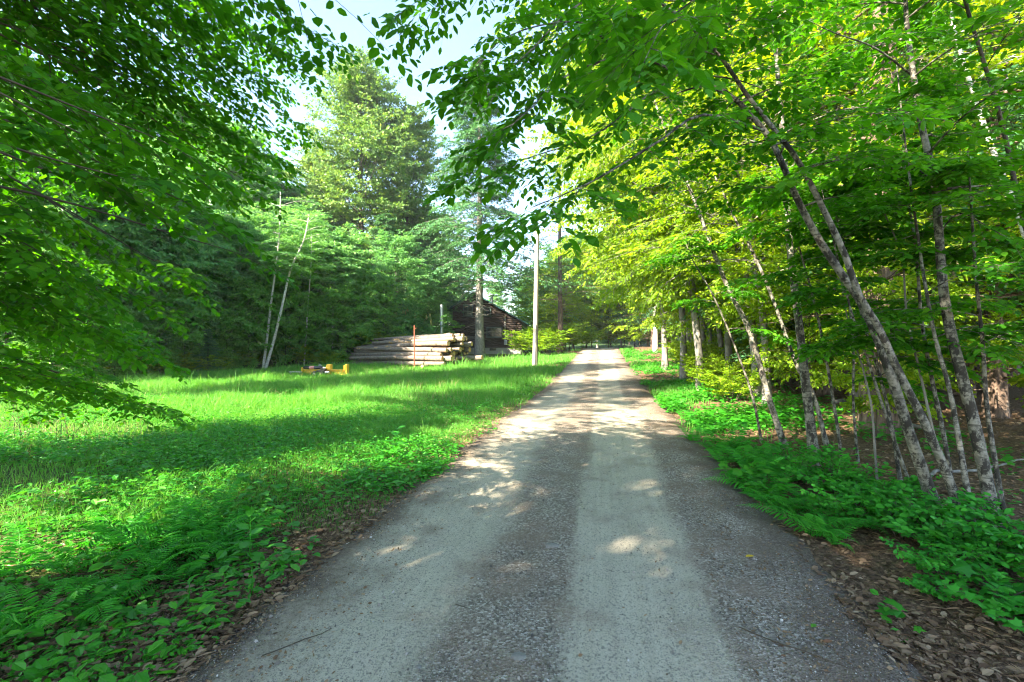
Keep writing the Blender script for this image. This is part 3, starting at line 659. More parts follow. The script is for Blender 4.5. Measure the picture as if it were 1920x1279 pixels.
t1 = proto('tall1', 'forest_tree', l2, 'tree', deciduous(20, 4.6, 4., .2, 62, 10, 7, 7, .27, LO, 1.25, .6, .8, bare=8), 'bark_grey', 'leaf_far', G(Lx(-40, 26), 26), 0, g2)
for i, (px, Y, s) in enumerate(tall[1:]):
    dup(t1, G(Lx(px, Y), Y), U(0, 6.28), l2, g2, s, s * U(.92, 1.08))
A = deciduous(25.5, 6., 6., .3, 84, 10, 7, 7, .26, LO, 1.25, .55, .9, wig=.4, bare=6, asc=.75, drp=.1)
A2 = deciduous(23, 5.2, 6., .25, 70, 10, 7, 7, .26, LO, 1.25, .55, .9, wig=.4, bare=6, asc=.75, drp=.1)
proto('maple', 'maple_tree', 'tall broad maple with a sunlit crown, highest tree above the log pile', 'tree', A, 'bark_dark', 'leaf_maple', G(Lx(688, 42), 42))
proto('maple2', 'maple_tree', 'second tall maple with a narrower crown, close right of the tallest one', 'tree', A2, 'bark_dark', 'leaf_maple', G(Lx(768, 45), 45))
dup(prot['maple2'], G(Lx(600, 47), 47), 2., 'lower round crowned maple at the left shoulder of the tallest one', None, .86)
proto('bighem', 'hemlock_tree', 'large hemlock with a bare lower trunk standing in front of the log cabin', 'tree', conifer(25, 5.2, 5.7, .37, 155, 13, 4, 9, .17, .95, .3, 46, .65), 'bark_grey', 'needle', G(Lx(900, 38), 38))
# forest conifers on the left
g3 = 'dark hemlocks mixed into the left forest edge'; l3 = 'dark green hemlock mixed into the left forest edge'
h1 = proto('hem', 'hemlock_tree', l3, 'tree', conifer(11, 2.6, 1.2, .13, 90, 10, 4, 8, .14, .8, .3, 14, .45), 'bark_dark', 'needle', G(Lx(255, 22.5), 22.5), 0, g3)
for px, Y, s in [(170, 24, 1.1), (720, 38, 1.1), (790, 41, 1.), (660, 36, .9), (420, 33, 1.2), (530, 36, 1.3), (60, 25, 1.2), (840, 46, .9)]:
    dup(h1, G(Lx(px, Y), Y), U(0, 6), l3, g3, s)
dup(h1, G(Lx(390, 21.5), 21.5), 1., 'small bushy hemlock at the grass edge in front of the forest', None, .26, .2)
# pale slim birches at the meadow edge
for lab, px, Yy, r in [('white birch leaning right, brightest of the slim stems at the meadow edge', [(497, 702), (513, 640), (530, 570), (545, 505), (570, 450), (580, 400)], 24.4, .085),
                       ('straight pale birch standing beside the white leaning one', [(493, 702), (500, 640), (508, 570), (516, 510), (524, 440), (526, 360)], 24.6, .075),
                       ('thin pale birch stem left of the white leaning pair', [(434, 660), (440, 610), (444, 560), (448, 500), (450, 470), (452, 400)], 25.5, .055),
                       ('thin grey stem at the far left of the meadow edge', [(352, 660), (356, 600), (360, 540), (366, 470), (372, 400)], 23.2, .06),
                       ('slightly bent grey stem second from the far left of the meadow edge', [(398, 660), (396, 600), (402, 540), (400, 470), (404, 400)], 24., .05),
                       ('slim grey stem close left of the thin pale birch', [(418, 660), (420, 600), (426, 540), (430, 470)], 25., .045),
                       ('slim grey stem behind the yellow log splitter', [(622, 640), (624, 580), (622, 520), (628, 450)], 29.5, .06),
                       ('thin pale stem right of the white leaning pair', [(570, 640), (577, 580), (580, 540), (583, 500), (584, 440)], 27, .05)]:
    px = [(px[0][0], CY + (HC - float(gz(Lx(px[0][0], Yy), Yy))) * F / Yy)] + px[1:]
    P = np.array([at(x, y, Yy) for x, y in px]); path = spline(P, 16); A = Acc(); A.wood.tube(path, np.linspace(r, r * .3, 16), 8)
    for i in range(22):
        f = U(.6, 1.); p = path[int(f * 15)]; a = i * 2.4; L = U(.7, 1.7); tt = np.linspace(0, 1, 5)[:, None]
        leafy(A, p + np.array([math.cos(a), math.sin(a), .5]) * L * tt - UP * .35 * L * tt ** 2, .012, L * .5, 6, .4, 4)
    A.flush(6, .13, LO, 1., .9, .003, .4, False)
    make('birch_tree', lab, 'tree', A, M['birch_white'], M['leaf_far'], P[0], origin=P[0])

# ------------------------------------------------------------------ right wood
g4 = 'young sunlit beeches leaning over the right side of the road'
lit = [(5.9, 10.5, 1.0, 'young beech with bright sunlit leaves, nearest behind the birch clump'), (7.6, 14., 1.1, 'young beech with bright leaves arching toward the bend of the road'), (8.6, 18.5, 1.15, 'bright leafy beech beside the middle stretch of the road'),
       (10.3, 23.5, 1.2, 'bright leafy beech next to the bare roadside trunk'), (11.8, 29, 1.2, 'yellow green beech near the far crest of the road'), (13.4, 34, 1.25, 'yellow green beech farthest along the right of the road')]
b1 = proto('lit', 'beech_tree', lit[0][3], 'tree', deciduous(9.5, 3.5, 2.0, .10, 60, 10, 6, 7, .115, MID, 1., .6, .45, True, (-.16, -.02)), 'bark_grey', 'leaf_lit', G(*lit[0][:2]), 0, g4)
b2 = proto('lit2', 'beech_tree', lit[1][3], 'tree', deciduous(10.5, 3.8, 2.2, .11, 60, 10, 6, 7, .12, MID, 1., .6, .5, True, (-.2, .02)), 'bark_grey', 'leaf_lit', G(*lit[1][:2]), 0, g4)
for i, (x, y, s, lab) in enumerate(lit[2:]): dup(b1 if i % 2 else b2, G(x, y), U(-.5, .5), lab, g4, s)
for x, y, s, sz, rz, lab in [(7.4, 15.5, 1.35, 1.55, .2, 'tall bright beech whose crown reaches over the bend of the road'), (8.9, 21, 1.5, 1.6, -.3, 'tall bright beech with a wide crown over the middle of the road'), (10.5, 27, 1.5, 1.5, .3, 'tall bright beech leaning over the road near the crest'), (6.6, 12.2, 1.15, 1.5, -.2, 'tall bright beech just behind the slim leaning birch'), (9.6, 17.5, 1.4, 1.7, .1, 'tallest bright beech set a little back from the road'), (12.5, 22.5, 1.5, 1.8, .5, 'tall bright beech inside the wood on the right'), (6.5, 17.2, 1.45, 1.6, .3, 'tall bright beech leaning far out over the middle of the road'), (7.6, 22.5, 1.55, 1.6, 0., 'tall bright beech leaning out behind the first over the road'), (5.9, 14.2, 1.2, 1.55, .1, 'tall bright beech nearest of those leaning over the road'), (11.6, 19, 1.4, 1.75, 1., 'tall bright beech behind the bush row on the right')]:
    dup(b1 if U(0, 1) > .5 else b2, G(x, y), rz, lab, g4, s, sz)
dup(b1, G(8.4, 11.2), 2.5, 'bright beech set back behind the black and white birch', g4, 1.05)
dup(b2, G(4.6, 47), 3.0, 'bright leafy tree left of the road near the crest', g4, .95)
g5 = 'hemlocks in the wood on the right'; l5 = 'hemlock with thin dead lower branches in the wood on the right'
r1 = proto('rhem', 'hemlock_tree', l5, 'tree', conifer(15, 3.4, 2.4, .16, 100, 11, 4, 6, .17, .75, .3, 40, .5), 'bark_red', 'needle', G(9.8, 9.2), 0, g5)
for x, y, s in [(8.9, 13.0, .8), (13.2, 12.5, 1.1), (11.2, 16.5, 1.), (16, 15.5, 1.1), (13.5, 20.5, 1.1), (18.5, 20, 1.2), (15.5, 26, 1.2), (21, 25, 1.2), (17.5, 32, 1.3), (25, 31, 1.3), (20, 39, 1.3), (28, 38, 1.4), (24, 46, 1.4), (33, 44, 1.5), (16.5, 40, 1.1), (31, 33, 1.3), (26, 22, 1.2), (22, 17.5, 1.1), (38, 40, 1.4), (14.5, 47, 1.), (18, 52, 1.2)]:
    dup(r1, G(x, y), U(0, 6), l5, g5, s, s * U(.9, 1.1))
bp = proto('bigpine', 'hemlock_tree', 'thick trunked old hemlock with flaking bark behind the leaning birches', 'tree', conifer(22, 3.6, 4.6, .235, 70, 9, 3, 6, .17, .42, .3, 30, .5), 'bark_red', 'needle', G(Lx(1645, 7.9), 7.9))
dup(bp, G(Lx(1808, 12.), 12.), 2., 'old hemlock trunk seen between the stout dark birch and the pale leaning one', None, .8)
dup(bp, G(Lx(1893, 17.), 17.), 4., 'reddish hemlock trunk on the leaf covered slope at the right edge', None, .95)
dup(bp, G(Lx(1560, 20.), 20.), 1., 'distant straight trunk on the leaf covered slope behind the black and white birch', None, .8)
proto('paletrunk', 'roadside_tree', 'slim bare sunlit trunk standing at the right roadside near the crest', 'tree', conifer(20, 3., 8.5, .19, 60, 9, 3, 6, .17, .5, .3, 10, .5), 'birch_white', 'needle', G(Lx(1228, 36.), 36.))
dup(bp, G(Lx(1052, 42.), 42.), 3., 'dark straight trunk rising from the bushes left of the road crest', None, 1.1, 1.05)
g6 = 'trees closing the far end of the road'; l6 = 'leafy tree closing the view beyond the crest of the road'
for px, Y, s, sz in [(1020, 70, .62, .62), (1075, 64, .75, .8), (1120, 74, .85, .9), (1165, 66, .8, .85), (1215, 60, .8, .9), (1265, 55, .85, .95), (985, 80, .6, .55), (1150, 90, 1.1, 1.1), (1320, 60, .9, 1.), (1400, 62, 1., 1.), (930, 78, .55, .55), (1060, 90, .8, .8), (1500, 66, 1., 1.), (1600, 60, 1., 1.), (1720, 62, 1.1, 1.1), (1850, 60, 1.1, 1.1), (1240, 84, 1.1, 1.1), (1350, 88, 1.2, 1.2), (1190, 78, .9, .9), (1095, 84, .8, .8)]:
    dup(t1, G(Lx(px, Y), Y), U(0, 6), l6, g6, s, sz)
for px, Y in [(-250, 34), (-120, 30), (-30, 44), (90, 46), (200, 40), (290, 44), (350, 33), (480, 50), (590, 48), (680, 52), (760, 60), (830, 55), (1000, 62), (1050, 58), (1100, 66), (1145, 72), (1190, 70), (1230, 62), (1280, 52), (1330, 58), (1390, 50), (1450, 46), (1510, 55), (1580, 48), (1650, 52), (1730, 46), (1800, 50), (1880, 42), (1960, 48), (1180, 86), (1110, 84), (1350, 44), (1480, 36)]:
    s = U(1., 1.4); dup(e1 if U(0, 1) > .5 else e2, G(Lx(px, Y), Y), U(0, 6), 'leafy young tree far back in the wood around the clearing', 'young trees far back in the wood', s * 1.25, s)
u1 = proto('under', 'sapling_tree', 'waist high to roof high leafy sapling in the wood behind the roadside birches', 'tree', deciduous(4.6, 1.7, .5, .022, 26, 8, 5, 7, .1, MID, 1., .6, .35, True), 'twig', 'leaf_lit', G(7.2, 8.6), 0, 'leafy saplings filling the right wood')
for x, y, s in [(5.6, 7.0, .6), (6.3, 9.6, .9), (8.6, 10.2, 1.), (7.6, 11.8, .9), (9.8, 12.2, 1.1), (9.0, 7.4, .8), (11, 8.6, 1.), (12, 11, 1.1), (10.6, 14.2, 1.2), (8.8, 15.8, .9), (12.6, 15.5, 1.2), (10.2, 18.5, 1.1), (14.5, 13.8, 1.2), (14.2, 18, 1.3), (11.4, 21.5, 1.1), (12, 25, 1.2), (16.5, 18.6, 1.3), (15.5, 22.5, 1.3), (13.2, 28.5, 1.1), (16.5, 29, 1.4), (14.6, 33, 1.2), (15.5, 37, 1.2), (7.9, 6.2, .55), (6.9, 5.2, .5), (19.5, 23, 1.4), (19, 29, 1.5), (18.5, 35, 1.5), (17.5, 42, 1.5), (13.6, 10.2, 1.), (16.5, 13, 1.2)]:
    dup(u1, G(x, y), U(0, 6), 'waist high to roof high leafy sapling in the wood behind the roadside birches', 'leafy saplings filling the right wood', s, s * U(.9, 1.4))
for px, Y, s in [(1010, 56, 2.6), (1060, 58, 2.8), (1110, 60, 3.2), (1140, 62, 3.), (1170, 61, 3.), (1200, 58, 3.), (1235, 54, 2.6), (1270, 50, 2.4), (1310, 48, 2.4), (1360, 46, 2.4), (1420, 45, 2.4), (1490, 44, 2.4), (1560, 42, 2.4), (1640, 42, 2.4), (1720, 40, 2.4), (1800, 40, 2.4), (1880, 38, 2.4)]:
    dup(u1, G(Lx(px, Y), Y), U(0, 6), 'dense leafy thicket tree at the far end of the road and wood', 'thicket closing the far end of the road', s * 1.1, s * .8)
gl_ = np.array(G(-9.5, -3.5))
proto('shade', 'forest_tree', 'unseen broad tree added left behind the camera to shade the near road', 'tree', deciduous(12.5, 3.0, 2.4, .14, 48, 9, 6, 6, .2, LO, 1.2, .6, .6, bare=5, gap=gl_), 'bark_grey', 'leaf_far', gl_)  # unseen tree added to shade the near road, with gaps for sun flecks
g8 = 'young growth along the back of the meadow'
u2 = proto('under2', 'sapling_tree', 'leafy young growth in front of the forest edge at the back of the meadow', 'tree', deciduous(4.2, 1.6, .3, .02, 28, 8, 5, 7, .11, MID, 1., .6, .35), 'twig', 'leaf_mid', G(Lx(300, 20.), 20.), 0, g8)
for px, Y, s in [(215, 17.6, .8), (255, 18.8, .65), (345, 21.2, .9), (365, 22.3, .7), (425, 23.5, .8), (465, 24.3, 1.), (535, 26.3, 1.05), (590, 27.4, .9), (635, 28.5, 1.1), (680, 30.5, 1.2), (720, 32, 1.1), (160, 16.2, .8), (100, 15, .8), (815, 37, 1.1), (600, 29.5, 1.5), (480, 26.2, 1.5), (400, 24, 1.4), (560, 28, 1.6), (320, 22, 1.4), (665, 32, 1.6)]:
    dup(u2, G(Lx(px, Y), Y), U(0, 6), 'leafy young growth in front of the forest edge at the back of the meadow', g8, s, s * U(.8, 1.2))
sh2 = proto('shade2', 'forest_tree', 'unseen high crowned tree added beyond the left picture edge to shade the road', 'tree', deciduous(20, 3.3, 10.5, .2, 44, 9, 6, 6, .2, LO, 1.1, .6, .7, bare=8), 'bark_grey', 'leaf_far', G(-15.5, 9.5))  # this and its copies are unseen, added to dapple the road with shade
dup(sh2, G(-19.5, 5.5), 1., 'fourth unseen high crowned tree added beyond the left picture edge for shade', None, 1.2, 1.)
dup(sh2, G(-13.2, 2.2), 2., 'second unseen high crowned tree added beyond the left picture edge for shade')
dup(sh2, G(-6.6, -4.6), 4., 'third unseen high crowned tree added left behind the camera for shade', None, .45, .8)
# unseen trees added outside the left edge to shade the meadow and road
g7 = 'unseen trees added on the left to shade the road'; l7 = 'unseen broad tree added on the left to shade the road'
for x, y, s in [(-6.2, -6.5, .6), (-9.5, 3., .36), (-12, -9, .7)]:
    dup(t1, G(x, y), U(0, 6), l7, g7, s * 1.15, s)
# ------------------------------------------------------------------ shrubs, ferns, weeds
def shrub(h, r, n, leaf, tm=MID, ns=4, nt=3, k=5, sl=.4, tl=.25):
    A = Acc()
    for i in range(n):
        a = U(0, 6.28); q = r * U(.1, 1) ; tt = np.linspace(0, 1, 6)[:, None]
        p = np.array([q * .25 * math.cos(a), q * .25 * math.sin(a), -.03]) + np.array([q * math.cos(a), q * math.sin(a), 0]) * tt ** 1.3 + UP * h * U(.6, 1.05) * tt * (1 - .15 * tt)
        leafy(A, p, .008, sl, ns, tl, nt, start=.25, flat=.3, taper=.4, rise=(-.1, .3))
    A.flush(k, leaf, tm, 1.1, .95, .002, .4)
    return A
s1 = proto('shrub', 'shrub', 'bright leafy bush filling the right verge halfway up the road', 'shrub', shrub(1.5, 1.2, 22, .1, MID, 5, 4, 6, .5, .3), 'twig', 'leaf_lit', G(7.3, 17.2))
for x, y, s, lab in [(8.4, 20.5, .95, 'bright bush behind the first one on the right verge'), (9.2, 24, .9, 'bright bush below the bare roadside trunk'), (6.2, 14.2, .75, 'low bright bush nearest the ferns on the right verge'), (10.8, 28, .9, 'bright bush on the right verge close to the crest'), (8.0, 15.5, .9, 'bush set back among the young beeches'),
                     (5.6, 11.6, .6, 'small green bush behind the leaning grey birch'), (12.5, 33, .9, 'bush at the right corner of the crest')]:
    dup(s1, G(x, y), U(0, 6), lab, None, s)
for px, Y, s, sz, lab in [(1020, 37, 1.9, 1.6, 'large rounded green bush right of the utility pole'), (985, 39, 1.5, 1.5, 'large green bush hiding the right corner of the cabin'), (1065, 43, 1.9, 1.9, 'tall green bush at the foot of the dark straight trunk'), (1095, 47, 1.5, 1.5, 'green bush left of the road crest'),
                          (400, 22, 1., .6, 'low green bush at the back of the meadow'), (330, 21, 1., .7, 'bush in the shadow at the far left of the meadow'), (610, 27, .8, .6, 'low weeds bush behind the yellow log splitter'), (700, 31, 1.4, 1.4, 'shrubs behind the left end of the log pile'), (240, 19, 1.2, .8, 'dark bush under the beech boughs by the meadow'), (550, 27, 1.1, .9, 'green bush right of the white birch stems'), (470, 25, 1, .7, 'green bush left of the white birch stems')]:
    o = dup(s1, G(Lx(px, Y), Y), U(0, 6), lab, None, s, sz)
A = shrub(3.6, 2.6, 30, .17, LO, 5, 4, 7, .7, .45)
nb = A.lv.n
r = make('sumac_bush', 'rounded sumac bush with pale upright flower cones behind the log pile', 'shrub', A, M['twig'], M['leaf_far'], G(Lx(765, 34.5), 34.5))
cone = MB(); cone.tube(UP * np.linspace(0, .34, 5)[:, None], [.02, .065, .06, .04, .01], 7)
cm = plain('sumac_flower', (.28, .26, .09), .9, .1); cd = None
for i in range(26):
    a = U(0, 6.28); q = 2.3 * math.sqrt(U(0, 1)); P = (q * math.cos(a), q * math.sin(a), 3.5 - .16 * q * q + U(-.2, .2))
    if cd is None: o = build('flower_cone', cone, cm, r, True); cd = o.data
    else: o = bpy.data.objects.new('flower_cone', cd); COL.objects.link(o); o.parent = r
    o.location = P

FR = []
def frond(L, w):
    mb = MB(); n = 24; t = np.linspace(.06, 1, n); pt = np.linspace(0, 1, 12)
    cur = lambda u: np.stack([L * (.78 * u ** 1.1 + .12 * u), 0 * u, L * (.95 * u - .62 * u ** 2.2)], -1)
    mb.tube(cur(pt), np.linspace(.0035, .001, 12), 4, 0)
    P = cur(t); T = nrm(cur(t + .01) - cur(t - .01)); Nn = nrm(np.cross(T, [0, 1., 0])); Nn = Nn * np.sign(Nn[:, 2:3])
    for sd in (-1, 1):
        pl = w * np.sin(np.pi * t ** .62) ** .8 * U(.9, 1.08, n) * (.25 + .75 * (1 - t) ** .25) + .006
        D = nrm(T * .42 + np.array([0, sd, 0.]) + UP * -.12 + rng.normal(0, .05, (n, 3)))
        put(mb, MID, P, D, Nn + rng.normal(0, .2, (n, 3)), pl, .34)
    return mb
FM = []
for L, w in ((.62, .12), (.5, .1), (.7, .14)):
    o = build('frond', frond(L, w), M['fern']); FM.append(o.data); bpy.data.objects.remove(o)
def fern(x, y, lab, nf=7, s=1., group=None):
    r = thing('fern', lab, 'fern', G(x, y, -.01), 0, group); a0 = U(0, 6)
    for i in range(nf):
        o = bpy.data.objects.new('frond', FM[i % 3]); COL.objects.link(o); o.parent = r
        q = s * U(.75, 1.15); o.rotation_euler = (U(-.25, .25), U(-.3, .25), a0 + i * 6.283 / nf + U(-.3, .3)); o.scale = (q, q, q)
gf = 'ferns along the right roadside'; gl = 'ferns in the shaded left foreground'
for px, py, s, nf in [(1315, 800, .8, 6), (1350, 850, .9, 7), (1395, 875, 1., 8), (1460, 960, .8, 7), (1450, 890, 1., 8), (1520, 1005, .8, 7), (1290, 790, .8, 6), (1330, 815, .9, 7), (1375, 845, 1., 8), (1355, 870, .8, 7), (1410, 900, 1., 8), (1440, 935, 1., 8), (1475, 905, .95, 7), (1500, 975, .85, 7), (1530, 960, .9, 7), (1300, 830, .7, 6), (1420, 860, .9, 7), (1560, 1020, .65, 6), (1265, 770, .7, 6), (1600, 990, .7, 6)]:
    Y = foot(px, py); X = (px - CX) / F * Y; fern(X, Y, 'feathery green fern in the row at the right road edge below the birches', nf, s, gf)
for px, py, s, nf in [(330, 1010, 1., 9), (390, 1030, .95, 8), (290, 1060, 1., 8), (430, 1045, .8, 7), (230, 1030, .9, 8), (250, 1110, .85, 7), (340, 1090, .75, 7), (130, 1080, .8, 6), (60, 1190, .8, 7), (180, 1150, .7, 6), (30, 1080, .8, 6), (400, 985, .8, 7)]:
    Y = foot(px, py); X = (px - CX) / F * Y; fern(X, Y, 'arching green fern in the shaded undergrowth at the left foreground', nf, s, gl)

def weed(name, lab, px, py, h, n, leaf, tm=LEAF, cat='weed', lm='cover', up=.5, W=1.3):
    Y = foot(px, py); X = (px - CX) / F * Y; A = Acc(); A.wood.tube(spline([[0, 0, -.02], [.01, 0, h * .5], [.0, .015, h]], 6), np.linspace(.005, .002, 6), 5)
    f = (np.arange(n) + .8) / n; a = np.arange(n) * 2.4
    P = np.stack([0 * f, 0 * f, h * (.12 + .88 * f)], -1); D = np.stack([np.cos(a), np.sin(a), up * (f * 1.3 - .4)], -1)
    put(A.lv, tm, P, D, UP + rng.normal(0, .15, (n, 3)), leaf * (1.1 - .5 * f), W)
    return make(name, lab, cat, A, M['fern'], M[lm], G(X, Y), lname='leaves', tname='stem')
weed('burdock', 'dark broad leaved burdock standing in the grass at the left road edge', 742, 862, .42, 9, .24)
weed('milkweed', 'tall broad leaved weed with upright pale leaves by the left road edge', 467, 1060, .42, 8, .13, up=1.4)
weed('seedling', 'small weed on a thin stalk just below the broad leaved one', 470, 1120, .2, 5, .08)
weed('weed', 'narrow leaved weed on bare soil in the left foreground', 352, 1140, .18, 9, .13, W=.5)
weed('weed', 'sprawling low weed at the edge of the gravel on the left', 545, 1060, .1, 10, .12, up=.1)
weed('weed', 'small lobed weed rooted in the gravel at the far left foreground', 590, 1025, .08, 8, .08, up=.1)
# leafy low shrubs at right foreground
sp_ = [(1560, 925, .75, 'broad leaved plant beneath the black and white birch'), (1640, 985, .8, 'broad leaved plant at the foot of the straight thin sapling'), (1700, 1010, .85, 'broad leaved plant in front of the leaning birch base'), (1620, 940, .7, 'broad leaved plant behind the ferns'), (1760, 1040, .85, 'broad leaved plant right of the leaning birch base'), (1840, 1060, .8, 'broad leaved plant below the stout dark trunk'), (1900, 1050, .9, 'broad leaved plant at the right picture edge'), (1480, 880, .7, 'broad leaved plant at the foot of the leaning grey birch'), (1780, 1090, .6, 'low leafy plant spilling toward the leaf litter'), (1690, 960, .7, 'leafy plant between the leaning stems')]
Y = foot(1560, 925); X = (1560 - CX) / F * Y
s2 = proto('viburnum', 'broad_leaf_plant', sp_[0][3], 'shrub', shrub(.44, .42, 13, .07, LEAF, 3, 3, 4, .22, .13), 'twig', 'fern', G(X, Y))
for px, py, s, lab in sp_[1:]:
    Y = foot(px, py); X = (px - CX) / F * Y; dup(s2, G(X, Y), U(0, 6), lab, None, s)
Y = foot(1850, 1130); X = (1850 - CX) / F * Y
s3 = proto('seed', 'maple_seedling', 'low maple seedlings with lobed leaves at the bottom right', 'seedling', shrub(.2, .38, 7, .07, MAPLE, 2, 2, 3, .13, .08), 'twig', 'fern', G(X, Y), U(0, 6))
for px, py, s, lab in [(1900, 1170, .9, 'maple seedling nearest the bottom right corner'), (1780, 1120, .6, 'small maple seedling on the dead leaves')]:
    Y = foot(px, py); X = (px - CX) / F * Y; dup(s3, G(X, Y), U(0, 6), lab, None, s)
# thin leafless stems, left foreground
for px, py, n, lab in [(120, 835, 9, 'spray of thin bare stems at the left edge of the meadow'), (45, 830, 6, 'thin bare stems at the far left of the meadow')]:
    Y = foot(px, py); X = (px - CX) / F * Y; A = Acc()
    for i in range(n):
        dv = np.array([U(-.5, .5), U(-.3, .3), 0]); h = U(.5, 1.0); tt = np.linspace(0, 1, 6)[:, None]
        leafy(A, np.array([U(-.1, .1), U(-.1, .1), -.02]) + UP * h * tt + dv * tt ** 2, .004, .25, 3, .12, 1, start=.6)
    A.flush(3, .05, MID)
    make('bare_sapling', lab, 'sapling', A, M['twig'], M['cover'], G(X, Y), lname='leaves', tname='stems')

# ------------------------------------------------------------------ log pile
m, nt, nn, ln = mat('log_bark'); tc = N(nt, 'ShaderNodeTexCoord'); o_ = tc.outputs['Object']; oi = N(nt, 'ShaderNodeObjectInfo')
n1 = noise(nt, mapping(nt, o_, (2., 11, 11)), 2., 5, .65); n2 = noise(nt, o_, 1.7, 4, .6)
cA = ramp(nt, n1, [(.3, (.085, .07, .058)), (.5, (.18, .148, .122)), (.7, (.29, .245, .2))])
cA = mixc(nt, sm_node(nt, math_(nt, 'ADD', n2, math_(nt, 'MULTIPLY', oi.outputs['Random'], .12)), .66, .72), cA, (.5, .3, .14))
out(nt, pbr(nt, cA, .9, .2, bumped(nt, n1, .9, .03))); M['log'] = m
m, nt, nn, ln = mat('cut_wood'); tc = N(nt, 'ShaderNodeTexCoord'); oi = N(nt, 'ShaderNodeObjectInfo')
w_ = N(nt, 'ShaderNodeTexNoise', inp={'Scale': 7., 'Detail': 4}); ln.new(tc.outputs['Object'], w_.inputs['Vector'])
cB = ramp(nt, w_.outputs['Fac'], [(.3, (.36, .2, .075)), (.5, (.52, .32, .14)), (.7, (.66, .47, .25))])
cB = mixc(nt, math_(nt, 'MULTIPLY', oi.outputs['Random'], .45), cB, (.62, .5, .36))
out(nt, pbr(nt, cB, .85, .15)); M['cut'] = m
aL = math.radians(24); uL = np.array([math.cos(aL), -math.sin(aL), 0]); vL = np.array([math.sin(aL), math.cos(aL), 0])
E0 = at(826, 676, 25.6); E0[2] = gz(E0[0], E0[1])
CUTS = [(11, .0), (11, .14), (10, .3), (10, .48), (8, .72), (6, 1.05), (4, 1.45)]
def log(e, L, r, axis, label, group=None, sag=.0, bd=None):
    n = 14; t = np.linspace(0, 1, n); root_ = e
    P = e - axis * L * t[:, None] + UP * (sag * np.sin(np.pi * t))[:, None] + (rng.normal(0, .03, 3) * np.sin(np.pi * t)[:, None] + rng.normal(0, .008, (n, 3))) - e
    R = r * (1 - .22 * t) * (1 + .05 * np.sin(t * 9 + U(0, 6))); seg = 12
    o = MB(); o.tube(P, R, seg, wob=.10)
    th = thing('log', label, 'log', e, 0, group)
    build('bark', o, M['log'], th, True)
    for end in (0, n - 1):
        f = MB(); ax = axis if end == 0 else -axis; f.tube(np.array([P[end] - ax * .01, P[end] + ax * .006]), [R[end] * .93, R[end] * .92], seg, cap=True)
        build('cut_end', f, M['cut'], th)
rows = ['bottom row', 'second row', 'third row', 'fourth row', 'fifth row', 'sixth row', 'top row']
lg = 'logs heaped in the pile'; z = .27
for ri, (cnt, v0) in enumerate(CUTS):
    v = v0 + U(-.05, .05)
    for j in range(cnt):
        r = U(.1, .17) if j else U(.12, .165); v += r
        sh = U(-.7, .45) if j else U(-.25, .2)
        if j >= cnt - 2 and ri < 5: sh += U(.1, .9)
        L = U(5.8, 7.3) if j else [7.0, 6.6, 6.6, 6.4, 6.2, 5.9, 5.5][ri]
        ax = nrm(uL + vL * U(-.05, .05) + UP * (U(-.015, .03) + (.05 if ri > 3 else 0)))
        e = E0 + uL * sh + vL * v + UP * (z + U(-.05, .05) + (.1 if ri > 3 else 0))
        lab = f'grey log with tan sawn end, front of the {rows[ri]} in the log pile' if j == 0 else f'grey log behind the front one in the {rows[ri]} of the pile'
        log(e, L, r, ax, lab, lg if j else None, U(-.03, .05)); v += r
    z += .25
for (s_, r, lab) in [(-1.0, .15, 'short bunk log under the pile near its right end'), (-4.4, .16, 'short bunk log under the pile near its left end')]:
    e = E0 - vL * .35 + uL * (s_) + UP * .02; log(e, 3.8, r, nrm(-vL), lab)
rust = plain('rusty_steel', (.24, .085, .05), .8, .2)
g = MB(); b = gp(777, 25.8); top = at(777, 610, 25.8)[2] - b[2]
g.tube(np.array([[0, 0, -.2], [0, 0, top * .5], [0, 0, top]]), .035, 8, cap=True)
r = thing('stake', 'rusty steel stake standing upright against the log pile', 'stake', b); build('post', g, rust, r)
g = MB(); g.box((.05, 0, top * .93), (.12, .02, .04)); build('lug', g, rust, r, bevel=.004)

# ------------------------------------------------------------------ log splitter
yel = plain('yellow_paint', (.72, .42, .03), .45, .45, 0, .12); blk = plain('black_paint', (.02, .022, .027), .35, .5); stl = plain('bare_steel', (.5, .5, .5), .3, .5, .9, .1); redm = plain('red_band', (.55, .22, .2), .5, .4); rub = plain('tyre_rubber', (.025, .025, .025), .8, .3)
Ys = 20.6; o3 = gp(608, Ys); px_m = Ys / F
r = thing('log_splitter', 'yellow and black hydraulic log splitter parked in the grass left of the log pile', 'log splitter', o3, math.radians(-4))
zt = 1.65 - (693 - CY) * px_m - o3[2]; zb = 1.65 - (702.5 - CY) * px_m - o3[2]; xx = lambda p: (p - 608) * px_m
def part(name, fn, m, par=None, bv=.006, sm_=False):
    g = MB(); fn(g); return build(name, g, m, par or r, sm_, bevel=bv)
def beam(g):
    l = xx(650) - xx(566); c_ = (xx(650) + xx(566)) / 2
    g.box((c_, 0, zt - .012), (l, .2, .024)); g.box((c_, 0, zb + .012), (l, .2, .024)); g.box((c_, 0, (zt + zb) / 2), (l - .006, .02, zt - zb - .048))
part('beam', beam, yel)
zp = 1.65 - (683.5 - CY) * px_m - o3[2]
part('end_plate', lambda g: (g.box((xx(651) + .03, 0, (zp + zb) / 2), (.075, .24, zp - zb + .04)), g.box((xx(647), 0, (zp + zb) / 2 + .06), (.09, .03, (zp - zb) * .6))), yel, None, .01)
part('cylinder_mount', lambda g: g.box((xx(566) + .02, 0, (zt + zb) / 2 + .04), (.06, .22, zt - zb + .12)), yel, None, .01)
cz = zt + .085
